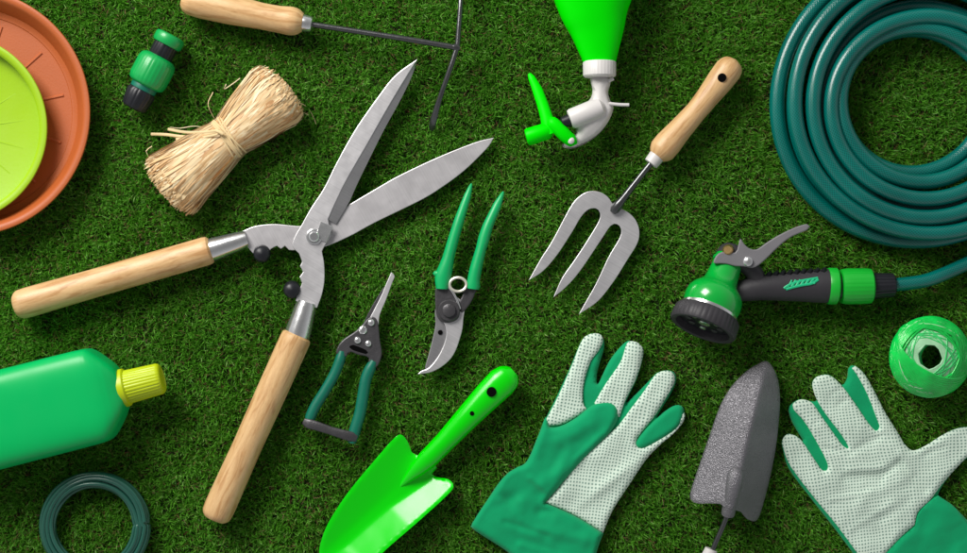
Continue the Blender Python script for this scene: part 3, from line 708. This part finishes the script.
# ================================================================ wire coil
t = thing('wire_coil', 'ring shaped coil of dark green coated garden wire', 'wire coil', 94.5, 526)
b = MB(); k = 0; pts = []
for row, (r0, r1, z) in enumerate(((41.5, 52, 2.5), (40.5, 53, 6.5), (40.8, 52.2, 10.5), (42.5, 50.5, 14))):
    m_ = 3 if row != 3 else 2
    for j in range(m_+1):
        R = r0+(r1-r0)*j/m_; cx = 94.5+random.uniform(-.7, .7); cy = 526+random.uniform(-.7, .7); ph = random.uniform(0, 6)
        for i in range(72):
            a = 2*math.pi*i/72
            pts.append((cx+(R+.7*math.sin(2*a+ph))*math.cos(a), cy+(R+.7*math.sin(2*a+ph))*math.sin(a), max(2, z+.8*math.sin(3*a+ph))))
b.tube(pts, 2.35, n=10); b.build('wire_loops', M_wire, t, smooth=0)

# ================================================================ snips
t = thing('pruning_snips', 'small straight snips with dark teal loop handles', 'snips', 362, 345)
MB().slab([(391.3, 272, 1), (386, 284), (381.5, 295), (375, 308), (368.5, 321), (366, 333), (377, 334), (379.5, 316), (385.5, 301), (392.5, 282), (394.8, 276)], 8.5, 2.4, .6, step=2.5).build('blade', M_steel, t)
MB().slab([(384.5, 286, 1), (378, 296), (371, 308), (364, 322), (360, 332), (372, 334), (379, 316)], 6.0, 2.3, .5, step=2.5).build('blade', M_cast, t)
MB().slab([(375, 317.5), (378.5, 325), (380, 340), (382, 352), (380.5, 360), (376, 367.5), (367.5, 365.5, 1), (369, 358.5), (366.5, 356.5), (358, 354.8), (351, 352), (348, 353.5), (346.5, 357, 1), (336.5, 354), (338, 346), (344, 339), (355, 331.5), (363, 324), (369, 317.5)], 8.0, 4.6, 1.3, step=2.5).build('body', M_cast, t)
MB().slab([(349.5, 346), (353, 344.8), (366, 350), (368, 352.6), (366, 354), (352, 349.6)], 11.8, 1.3, .3, step=2).build('slot', M_hole, t)
for (x, y, r) in ((371.2, 322.6, 3.7), (362.8, 330, 4.2), (357.6, 340.3, 3.7), (368.3, 343.6, 3.4)):
    MB().lathe((x, y, 11), (x, y, 16), [(0, r), (2.3, r), (3.4, r*.75), (3.9, r*.3), (4, .05)], 22).build('rivet', M_white if r > 5 else M_chrome, t)
MB().tube([(364.5, 327, 13.8), (361, 332, 13.8)], [2.9, 3.1], [1.2, 1.2], 14).build('catch', M_chrome, t)
q = catmull([(342, 351, 10), (340, 360, 10), (334.5, 374, 10), (325.5, 390, 10), (315.5, 406, 10), (310.5, 417, 10), (308.5, 425, 10)], 2.5)
MB().tube(q, radat(q, [(0, 3.6), (.08, 5.2), (.5, 5.3), (.9, 5.4), (1, 4)]), radat(q, [(0, 3.4), (.1, 5), (1, 4.8)]), 20).build('handle', M_teal, t)
q = catmull([(374, 361, 10), (370.5, 368, 10), (366, 379, 10), (363.2, 395, 10), (360, 413, 10), (355, 430, 10), (351.5, 443, 10)], 2.5)
MB().tube(q, radat(q, [(0, 4), (.1, 5.6), (.5, 5.8), (.9, 5.8), (1, 4)]), radat(q, [(0, 4), (.1, 5), (1, 4.8)]), 20).build('handle', M_teal, t)
q = catmull([(304.5, 421.5, 12), (308, 423.5, 14), (318, 426.5, 15), (330, 430.5, 15), (343, 434.5, 15), (352, 437, 14), (356, 438.5, 12)], 2.5)
MB().tube(q, radat(q, [(0, 3.5), (.1, 5), (.5, 4.2), (.9, 5.2), (1, 3.5)]), [2.4]*len(q), 16, sq=3).build('latch_strap', M_cast, t)

# ================================================================ secateurs
t = thing('secateurs', 'bypass pruning shears with bright green handles and curved silver blades', 'secateurs', 450, 311)
MB().slab([(437.5, 305), (434.8, 312), (435.3, 325), (432, 341), (429, 353), (425, 367.5), (426, 371), (437, 366), (446, 350), (450, 330), (452, 312), (446, 303)], 5, 3.0, .8, step=2.5).build('hook_blade', M_steel2, t)
MB().slab([(446, 300), (451, 294), (461, 300), (465, 306), (463.5, 318), (461.8, 332), (455, 352), (446, 363.5), (432, 372), (417.4, 374.5, 1), (421, 371), (429, 367.5), (438, 356.5), (444, 344), (446.3, 333), (444.5, 324), (439, 318), (438, 308)], 8.2, 3.0, 1.0, step=2.5).build('cutting_blade', M_steel, t)
MB().tube([(440.3, 332.5, 7.2), (440.3, 332.5, 8.6)], 2.5, n=18).build('hole', M_hole, t)
q = catmull([(442, 282, 11), (441.5, 290, 11), (442, 300, 11), (447, 311, 11)], 2.5)
b = MB(); b.slab([(436.5, 286), (448, 284.5), (452, 293), (459, 303), (459, 317), (451, 322.5), (441, 321.5), (436.5, 314), (435, 300)], 8, 5.0, 1.5, step=2.5)
b.build('pivot_plate', M_cast, t, smooth=50)
MB().slab([(467, 285), (477, 285.5), (474.5, 295), (470, 304), (462, 313), (457.5, 306), (461.5, 297)], 7.5, 4.6, 1.5, step=2.5).build('tang', M_cast, t, smooth=50)
MB().tube(catmull([(448, 286.5, 13.2), (452, 291, 13.5), (456.5, 299, 13.5), (460, 309, 13.2)], 2), 1.3, n=10).build('return_strip', M_chrome, t)
MB().lathe((449, 310.5, 12), (449, 310.5, 20), [(0, 11), (2.6, 11), (3.6, 10), (3.6, 6.6, .06), (6.6, 6.2, .06), (7.4, 5), (7.4, .1)], 96, 6).build('pivot_nut', M_cast, t)
sp = []
for i in range(110):
    a = i/110*2*math.pi*4.2; sp.append((458+8.4*math.cos(a), 284.5+7.0*math.sin(a), 7+9*i/110))
MB().tube(sp, 1.5, n=8).build('spring', mat('spring', (.75, .73, .62), .35, .6), t)
q = catmull([(471.5, 183.5, 9), (467.5, 196, 11), (459.3, 220, 12), (451.8, 245, 12), (447, 263, 12), (443, 277, 12), (442, 289, 12)], 2.5)
MB().tube(q, radat(q, [(0, .8), (.03, 2), (.12, 3.7), (.35, 5.1), (.7, 5.9), (.84, 7.8), (.9, 8.2), (.96, 7), (1, 6)]), radat(q, [(0, .8), (.05, 2.6), (.4, 5.4), (.8, 7), (1, 6)]), 22).build('handle', M_sec, t)
MB().tube([(440, 274, 12), (434.5, 273.5, 13), (433, 273.5, 13)], [4.5, 2.6, .6], n=12).build('thumb_lock', M_sec, t)
q = catmull([(503.5, 191.5, 9), (496.5, 207, 11), (487.5, 227, 12), (481.8, 246, 12), (477.5, 262, 12), (474.5, 275, 12), (472.5, 289, 12)], 2.5)
MB().tube(q, radat(q, [(0, .8), (.03, 2), (.14, 4.2), (.35, 5.2), (.5, 5.8), (.6, 5.3), (.8, 6.2), (.93, 6.4), (.97, 7.6), (1, 6.4)]), radat(q, [(0, .8), (.05, 2.6), (.4, 5.4), (.8, 6.8), (1, 6)]), 22).build('handle', M_sec, t)

# ================================================================ plastic trowel (bright green)
t = thing('garden_trowel', 'bright green glossy plastic trowel with a hole in its handle end', 'trowel', 425, 462, 'trowels')
dt = np.array([-.735, .678]); pt_ = np.array([.678, .735]); oT = np.array([425., 462.])
def uvT(x, y): r = np.array([x, y])-oT; return float(r@dt), float(r@pt_)     # along, across (+ = lower right)
def zTrow(x, y, d):
    u, v = uvT(x, y)
    tip = max(0, (u-120)/60)
    side = abs(v); s_ = (math.sqrt(side*side+16)-4)
    vb = float(np.interp(u, [0, 56, 111, 150], [15, 8, 7, 2]))
    z = 3.5+(.10*s_+.46*(math.sqrt(max(0, v-vb)**2+4)-2) if v > 0 else .26*s_)
    return max(1.5, z*(1-.5*tip))+6*math.exp(-max(u, 0)/22)*math.exp(-(v/11)**2)
ol = [(400.5, 434.5), (392, 440.5), (380, 454), (350, 490), (330, 520), (321.5, 540), (319, 556), (320, 580), (326, 602), (343, 596), (361, 577), (382.6, 553), (418, 522), (446, 496.5), (453.5, 486.5), (448.5, 479.5), (436, 477), (432, 474, 1), (437, 468, 1), (426, 452.5, 1), (418, 455.5, 1), (412, 452.5), (407.5, 441.5)]
MB().relief(ol, lambda x, y, d: zTrow(x, y, d)+2.2*min(1, .45+d/3), lambda x, y, d: zTrow(x, y, d), 2.5, 3.2).build('scoop', M_trow, t, smooth=50)
q = catmull([(399, 488, 5.5), (408, 478.5, 9), (420, 466.5, 12.5), (431, 456, 14), (447, 439.5, 15), (466, 419, 16), (485, 399, 16), (500, 384, 16), (509, 376, 16), (514, 371.5, 16)], 2)
hT = MB().tube(q, radat(q, [(0, .6), (.06, 3.5), (.16, 8), (.25, 10.2), (.4, 10.6), (.6, 12.4), (.78, 14.5), (.9, 15.4), (.955, 13.6), (.985, 10), (1, 6)]), radat(q, [(0, .5), (.06, 2.5), (.16, 6.5), (.25, 9), (.5, 10), (.9, 11), (.96, 9.5), (1, 5)]), 32).build('handle', M_trow, t, smooth=60)
MB().tube([(491.5, 392, 24), (491.5, 392, 27.4)], 5.0, n=24).build('hang_hole', M_hole, hT)
for (x, y, zz) in ((476, 395.5, 17.5), (472, 413.5, 25.9)):
    MB().tube([(x, y, zz-2), (x, y, zz+.6)], 2.3 if zz > 20 else 2.6, n=16).build('screw_hole', M_hole, hT)

# ================================================================ metal trowel
t = thing('garden_trowel', 'grey hammered metal trowel lying face down', 'trowel', 735, 440, 'trowels')
def zMet(x, y, d=0):
    # ridge line from (766,361) to (733,500)
    f = (y-361)/139; xr = 766-33*f
    ft = min(1, max(0, (y-353)/95)); ft = 1-(1-ft)**3; hr = 7+34*ft
    s_ = x-xr
    if s_ < 0: return max(2.5, hr-(math.sqrt(s_*s_+9)-3)*.60*(.3+.7*ft))
    return max(1.0, hr-(math.sqrt(s_*s_+3)-1.7)*(hr-1)/36*(1.08 if ft > .5 else 1))
ol = [(765.5, 361), (757, 364.5), (748, 370), (732.6, 385), (720.5, 405), (709, 437), (698, 469), (690.5, 492), (691, 500), (697, 503.5), (708, 503.6), (720, 504, 1), (724, 507, 1), (741, 512, 1), (747, 519), (755, 521.5), (759.5, 516), (765, 498), (770.5, 476), (775.5, 450), (778.5, 425), (780, 400), (778, 380), (772, 366)]
MB().relief(ol, lambda x, y, d: zMet(x, y)+1.6*min(1, .4+d/2), lambda x, y, d: zMet(x, y)-1.2, 2.5, 2.6).build('scoop', M_hammer, t, smooth=50)
MB().tube(catmull([(737, 468, 38), (735.5, 476, 40), (733, 490, 39), (729, 509, 33), (728, 514, 30)], 3), [4, 7.4, 8.2, 8.4, 8.2, 8, 7.8, 7.6, 7.4, 7.3, 7.2, 7, 7, 6.8, 6.6, 6.5, 6][:len(catmull([(737, 468, 38), (735.5, 476, 40), (733, 490, 39), (729, 509, 33), (728, 514, 30)], 3))], n=24).build('socket', M_hammer, t)
q = catmull([(729, 510, 31), (724, 524, 27), (717, 540, 22), (710, 556, 18)], 4)
MB().tube(q, [4.6]+[2.6]*(len(q)-1), n=16).build('shank', M_dsteel, t)
MB().lathe((711.5, 549, 18), (703, 570, 17), [(0, 4), (.4, 6.3), (18, 8.2), (22, 8.2)], 28).build('ferrule', M_white, t)
q = catmull([(705, 565, 17), (694, 595, 16), (680, 632, 16), (671, 656, 16)], 4)
MB().tube(q, radat(q, [(0, 9), (.05, 13), (.3, 12), (.7, 13), (.95, 14), (1, 9)]), n=32).build('handle', wood('wood_d', 6.6), t)

# ================================================================ gloves
def rnd(d, w): return math.sqrt(max(0, 1-(1-min(d/w, 1))**2))
def wr(x, y, sc, s0): return noise.noise(Vector((x/sc+s0, y/sc-s0, s0)))
def glove(name, label, px, py):
    return thing(name, label, 'glove', px, py, 'gardening gloves')
t = glove('gardening_glove', 'left glove lying with green thumb folded over its dotted white palm', 580, 450)
baseL = [(595, 333.5), (588, 335), (581, 342), (569, 370), (556.5, 397), (546, 418), (538, 436), (527, 462), (505, 476), (488, 499), (472.5, 523.5), (474, 529.5), (502.6, 548), (522, 562), (560, 578), (588, 588), (593, 565), (597, 548), (603, 532.5), (612.6, 510), (630, 482.6), (645, 460), (658, 446), (672, 434), (682, 422), (684.5, 412), (682, 406.5), (675, 405.5), (665, 411), (657, 417),
         (662, 408), (671, 393), (676, 381), (674.5, 373), (667, 370.5), (657, 373), (650, 380), (634, 396), (626, 402), (637, 378), (643.5, 353), (640, 345), (632.5, 341.5), (625, 342.5), (610, 360), (598, 384), (597, 374), (600, 362), (604, 348), (603, 338)]
MB().relief(baseL, lambda x, y, d: 1.2+3.6*rnd(d, 3.5)+1.2*wr(x, y, 16, 3), lambda x, y, d: .2, 2.5, 3.5).build('fabric_back', M_gfab, t, smooth=0)
def panelL(outl, z0, h, w_, m, nm, wrk=1.0, extra=None, grid=2.6, skirt=3.5, smooth=0):
    ex = extra or (lambda x, y: 0)
    MB().relief(outl, lambda x, y, d: max(z0+h*rnd(d, w_)+(wrk*(1.9*wr(x, y, 26, 5)+.35*wr(x, y, 9, 2))+ex(x, y))*min(1, d/6), min(z0+h, 6.3)), lambda x, y, d: z0-skirt, 2.2, grid).build(nm, m, t, smooth=smooth)
panelL([(595, 333.3), (587, 335.5), (581, 342.5), (570, 370), (557.6, 397.5), (546.5, 419, 1), (549, 425.5), (562.6, 424), (576, 417), (587, 409.5, 1), (583, 402), (584, 383), (590, 363), (599, 350), (603, 341.5), (601, 335)], 3.4, 5.0, 4.2, M_dotL, 'dotted_panel')
panelL([(634, 341.5), (627, 343.5), (620.5, 362), (605, 385), (594.5, 403, 1), (600, 412), (619.5, 417, 1), (625.5, 400), (636.5, 377.6), (643.3, 353.5), (640.5, 345)], 3.4, 5.0, 4.2, M_dotL, 'dotted_panel')
panelL([(667.6, 370.8), (656.5, 374), (645, 390), (630, 410), (617, 427), (600, 441), (580, 458), (560, 485), (545.5, 502.6, 1), (575, 515.5), (603, 533, 1), (613, 510), (630.5, 483), (645.5, 460.5), (659, 446), (672, 435), (683, 422.5), (685, 414), (681, 411, 1), (675, 429), (655, 442), (641, 448), (636, 443), (641, 433), (655.5, 415), (669, 393), (675, 381), (673, 373.5)],
       3.4, 4.8, 4, M_dotL, 'dotted_panel', 1.2, lambda x, y: 2.2*math.exp(-(((x-600)*.62+(y-490)*.78)/5)**2)*math.exp(-((x-610)/30)**2))
panelL([(683, 407.5), (675, 405.5), (661, 415), (645.5, 429.5), (636, 443), (641, 449), (655, 442.8), (675, 429.5), (683, 418)], 4.2, 4.6, 4, M_gfab, 'little_finger', .6)
def foldL(x, y):
    s_ = 0
    for (ax_, ay_, bx_, by_, hgt, wd) in ((560, 470, 520, 500, 3.2, 6), (575, 505, 540, 512, -2.5, 5), (560, 440, 590, 425, 2.5, 7), (510, 500, 535, 490, -4.0, 8), (540, 530, 585, 540, 2.5, 6), (555, 555, 520, 540, -2, 6), (548, 478, 562, 450, -1.8, 5), (505, 522, 548, 536, -1.6, 2.6), (530, 478, 548, 492, 1.8, 3), (560, 500, 588, 478, -1.4, 2.4), (575, 460, 600, 436, 1.3, 2.6), (520, 545, 575, 560, 1.6, 3), (570, 420, 590, 412, -1.3, 2.2), (500, 500, 520, 520, 1.5, 3.2)):
        dx, dy = bx_-ax_, by_-ay_; L2 = dx*dx+dy*dy; u = max(0, min(1, ((x-ax_)*dx+(y-ay_)*dy)/L2)); dd = math.hypot(x-ax_-u*dx, y-ay_-u*dy); s_ += hgt*math.exp(-(dd/wd)**2)
    return s_
panelL([(546, 417), (538, 436), (527, 461), (516, 468), (505, 476), (488, 499), (472, 523.5, 1), (474, 530), (502.6, 548.5), (522, 562.5), (560, 579), (588, 589, 1), (593.5, 565), (598, 548), (603.5, 533.5, 1), (575, 516), (545, 503, 1), (557, 490), (568, 477), (584, 459.5), (600, 443.5), (612.6, 429), (618.5, 414.5), (615, 405), (605, 402), (592, 405.5), (577, 417), (562, 425.5), (550, 427)],
       5, 6.5, 5, M_gfab, 'thumb_and_cuff', 1.5, foldL, 2.6, 5)

t = glove('gardening_glove', 'right glove with fingers spread, dotted white palm up and green cuff', 870, 470)
baseR = [(787.6, 434), (782, 440.5), (783, 450), (789.5, 470), (812, 500), (834, 528), (855, 556), (880, 590), (915, 612), (950, 598), (985, 560), (978, 535), (955, 507.6), (938, 496), (955, 469), (972, 454), (984, 441), (981, 430), (967, 427), (955, 429), (942.6, 435), (925, 446), (913, 450.5), (905, 444.5), (898, 433), (885, 412), (875, 392), (865, 374.5), (854.5, 365.5), (848.5, 368), (847, 378), (842, 385), (833, 377), (825, 374.5), (815, 378), (812, 386), (817, 400), (809, 401), (800, 399.3), (792, 403.5), (788.5, 409.5), (792, 422), (803, 441), (797, 436.5)]
MB().relief(baseR, lambda x, y, d: 1.2+3.6*rnd(d, 3.5)+1.2*wr(x, y, 16, 8), lambda x, y, d: .2, 2.5, 3.5).build('fabric_back', M_gfab, t, smooth=0)
def creaseR(x, y):
    s_ = 0
    for (ax_, ay_, bx_, by_, hgt, wd) in ((845, 478, 880, 476, -2.4, 3.6), (880, 476, 900, 463, -2.6, 4), (900, 463, 925, 490, -2.6, 4), (850, 470, 885, 468, 1.6, 4), (862, 500, 905, 478, 1.4, 6), (880, 520, 910, 500, -1.2, 5), (822, 448, 850, 452, -1.5, 3), (850, 452, 880, 436, -1.4, 3.5), (830, 500, 872, 492, 1.1, 2.2), (900, 452, 912, 475, 1.3, 2.4), (925, 455, 945, 447, -.9, 2.2), (850, 530, 890, 505, .9, 3), (812, 425, 818, 421, -.8, 2), (838, 405, 848, 399, -.9, 2), (833, 393, 842, 389, -.8, 1.8), (878, 405, 888, 402, -.8, 2)):
        dx, dy = bx_-ax_, by_-ay_; L2 = dx*dx+dy*dy; u = max(0, min(1, ((x-ax_)*dx+(y-ay_)*dy)/L2)); dd = math.hypot(x-ax_-u*dx, y-ay_-u*dy); s_ += hgt*math.exp(-(dd/wd)**2)
    return s_
panelL([(787.6, 434.3), (782.3, 440.5), (783.5, 449), (791, 467), (813.5, 497), (836, 524.5), (857, 553), (868, 570, 1), (884, 555), (900, 538), (914.5, 525, 1), (918, 512), (930, 500), (944, 482), (957, 467.5), (971, 453), (983.5, 440.5), (980.5, 430.3), (967, 427.3), (955, 429.3), (942.6, 435), (925, 446), (912.6, 450.5), (904.5, 444), (898, 433), (885, 412), (875, 392.6), (865, 375), (855, 366), (852, 368),
        (857.6, 376), (868, 396), (877.6, 421), (879.5, 427), (876, 431), (869, 424), (860, 411), (846, 391), (835, 379), (826, 374.8), (816, 377.5), (812.3, 385), (817, 400), (827, 416), (840, 433), (847, 444), (848.5, 448.5), (843, 446), (834, 434), (822, 417), (812, 403), (801, 399.5), (793, 404), (794, 410), (803, 420), (812.6, 435), (826, 460), (827.6, 469), (822.5, 470.5), (814, 459), (804, 444), (796.5, 436.5)],
       3.4, 5.2, 4.2, M_dotR, 'dotted_panel', 1.2, creaseR, 2.4)
panelL([(938, 495.5, 1), (955, 507.6), (968, 525), (978, 537), (986, 561), (951, 599), (915, 613), (881, 591), (866, 570, 1), (884, 555), (900, 538.5), (915, 526, 1), (918.5, 513), (930, 501)], 2.4, 5, 4.5, M_gfab, 'cuff', 1.6)

# ================================================================ grass (dense short turf)
def grass():
    dg = bpy.context.evaluated_depsgraph_get(); dg.update(); sc = bpy.context.scene
    X0, X1, Y0, Y1 = -260, 1230, -230, 780
    st = 1.6; nx = int((X1-X0)/st); ny = int((Y1-Y0)/st)
    LIM = np.full((ny, nx), 1e3, np.float32); up = Vector((0, 0, 1))
    # only cells near objects need a ray: coarse boxes first
    cand = np.zeros((ny, nx), bool)
    for o in C.objects:
        if o.type != 'MESH' or o.name == 'ground': continue
        mw = o.matrix_world; v = np.empty(len(o.data.vertices)*3, np.float32); o.data.vertices.foreach_get('co', v); v = v.reshape(-1, 3)+np.array(mw.translation)
        gx = ((v[:, 0]/S+483.5)-X0)/st; gy = ((276.5-v[:, 1]/S)-Y0)/st
        a, b_, c, d = int(max(0, gx.min()-1)), int(min(nx, gx.max()+2)), int(max(0, gy.min()-1)), int(min(ny, gy.max()+2))
        if a < b_ and c < d: cand[c:d, a:b_] = True
    for j, i in zip(*np.nonzero(cand)):
        x = (X0+i*st-483.5)*S; y = (276.5-(Y0+j*st))*S
        hit, loc, *_ = sc.ray_cast(dg, Vector((x, y, -11.7*S)), up, distance=60*S)
        if hit: LIM[j, i] = loc.z/S
    # widen slightly so blades do not cut through the rims
    L2 = LIM.copy()
    for dj in (-1, 0, 1):
        for di in (-1, 0, 1): L2 = np.minimum(L2, np.roll(np.roll(LIM, dj, 0), di, 1))
    N = 960000
    x = rng.uniform(X0, X1, N); y = rng.uniform(Y0, Y1, N)
    # tufted: pull each blade towards its tuft
    tx = rng.uniform(X0, X1, 33000); ty = rng.uniform(Y0, Y1, 33000); ti = rng.integers(0, 33000, N)
    half = rng.random(N) < .45
    x = np.where(half, tx[ti]+rng.normal(0, 2.2, N), x); y = np.where(half, ty[ti]+rng.normal(0, 2.2, N), y)
    az = rng.uniform(0, 2*np.pi, N)+0.0
    az = np.where(half, rng.normal(0, 1.5, N)+(ti*2.399) % 6.283, az)
    Ln = rng.uniform(8.5, 14.5, N); lean = rng.uniform(.1, 1.05, N); curl = rng.normal(.3, .6, N); wd = rng.uniform(.36, .72, N)
    thatch = rng.random(N) < .10
    Ln = np.where(thatch, rng.uniform(8, 16, N), Ln); wd = np.where(thatch, .38, wd); lean = np.where(thatch, rng.uniform(.9, 1.6, N), lean)
    cl = np.array([noise.noise(Vector((a/70, b_/70, 3.3)))*.6+noise.noise(Vector((a/22, b_/22, 9.3)))*.4 for a, b_ in zip(tx, ty)]); 
    tint = np.clip(rng.normal(.45, .2, N)+np.where(half, cl[ti]*.35, 0), 0, .9); tint = np.where(thatch, 1.0-.08*rng.random(N), tint)
    seg = 4; V = np.zeros((N, 2*seg+1, 3), np.float32)
    cx, cy, cz = x.copy(), y.copy(), np.full(N, -11.8); ang = lean*.35; roll = az+np.pi/2+rng.normal(0, .5, N)
    bend = (lean*.65+curl*.35)/seg*1.6; daz = rng.normal(0, .22, N)*np.where(thatch, 3, 1)
    cr = np.cos(roll); sr = np.sin(roll); rzv = rng.normal(0, .35, N)
    for k in range(seg+1):
        wk = wd*(1, .98, .85, .55, 0)[k]
        zz = np.maximum(cz, -11.8)
        if k < seg:
            V[:, 2*k] = np.stack([cx-cr*wk, cy-sr*wk, zz-rzv*wk], 1); V[:, 2*k+1] = np.stack([cx+cr*wk, cy+sr*wk, zz+rzv*wk], 1)
        else: V[:, 2*seg] = np.stack([cx, cy, zz], 1)
        l = Ln/seg; cx = cx+np.sin(ang)*np.cos(az)*l; cy = cy+np.sin(ang)*np.sin(az)*l; cz = cz+np.cos(ang)*l; ang = ang+bend; az = az+daz
    gi = np.clip(((V[..., 0]-X0)/st+.5).astype(int), 0, nx-1); gj = np.clip(((V[..., 1]-Y0)/st+.5).astype(int), 0, ny-1)
    lim = LIM[gj, gi]; V[..., 2] = np.where(lim < 900, np.minimum(V[..., 2], lim-.25-rng.random(V.shape[:2])*.8), V[..., 2])
    f = S
    W = np.empty_like(V); W[..., 0] = (V[..., 0]-483.5)*f; W[..., 1] = (276.5-V[..., 1])*f; W[..., 2] = V[..., 2]*f
    nv = 2*seg+1; base = (np.arange(N)*nv)[:, None]
    quads = np.concatenate([base+np.array([[2*k, 2*k+1, 2*k+3, 2*k+2]]) for k in range(seg-1)], 1)
    tri = base+np.array([[2*seg-2, 2*seg-1, 2*seg]])
    loops = np.concatenate([quads, tri], 1).astype(np.int32).ravel(); per = [4]*(seg-1)+[3]
    tot = np.tile(np.array(per, np.int32), N); start = np.concatenate([[0], np.cumsum(tot)[:-1]]).astype(np.int32)
    me = bpy.data.meshes.new('grass'); me.vertices.add(N*nv); me.vertices.foreach_set('co', W.ravel())
    me.loops.add(len(loops)); me.loops.foreach_set('vertex_index', loops); me.polygons.add(len(tot)); me.polygons.foreach_set('loop_start', start)
    me.update(calc_edges=True)
    at = me.attributes.new('tint', 'FLOAT', 'POINT'); at.data.foreach_set('value', np.repeat(tint, nv).astype(np.float32))
    m = bpy.data.materials.new('grass_blades'); m.use_nodes = True; nt = m.node_tree; Nn = nt.nodes; L = nt.links; b = Nn['Principled BSDF']
    a = Nn.new('ShaderNodeAttribute'); a.attribute_name = 'tint'
    r = Nn.new('ShaderNodeValToRGB'); e = r.color_ramp.elements; e[0].color = (.038, .13, .006, 1); e[1].color = (.34, .27, .12, 1)
    for p_, c_ in ((.3, (.082, .30, .014, 1)), (.55, (.13, .42, .028, 1)), (.78, (.21, .52, .065, 1)), (.9, (.32, .60, .15, 1)), (.93, (.26, .11, .05, 1))):
        q_ = e.new(p_); q_.color = c_
    L.new(a.outputs['Fac'], r.inputs[0]); L.new(r.outputs[0], b.inputs['Base Color']); b.inputs['Roughness'].default_value = .5; b.inputs['Specular IOR Level'].default_value = .3
    tr = Nn.new('ShaderNodeBsdfTranslucent'); L.new(r.outputs[0], tr.inputs[0]); mx = Nn.new('ShaderNodeMixShader'); mx.inputs[0].default_value = .35
    L.new(b.outputs[0], mx.inputs[1]); L.new(tr.outputs[0], mx.inputs[2]); L.new(mx.outputs[0], Nn['Material Output'].inputs[0])
    me.materials.append(m); o = bpy.data.objects.new('grass', me); C.objects.link(o); o['kind'] = 'stuff'
    o['label'] = 'dense short green artificial lawn under all the tools'; o['category'] = 'grass'
grass()
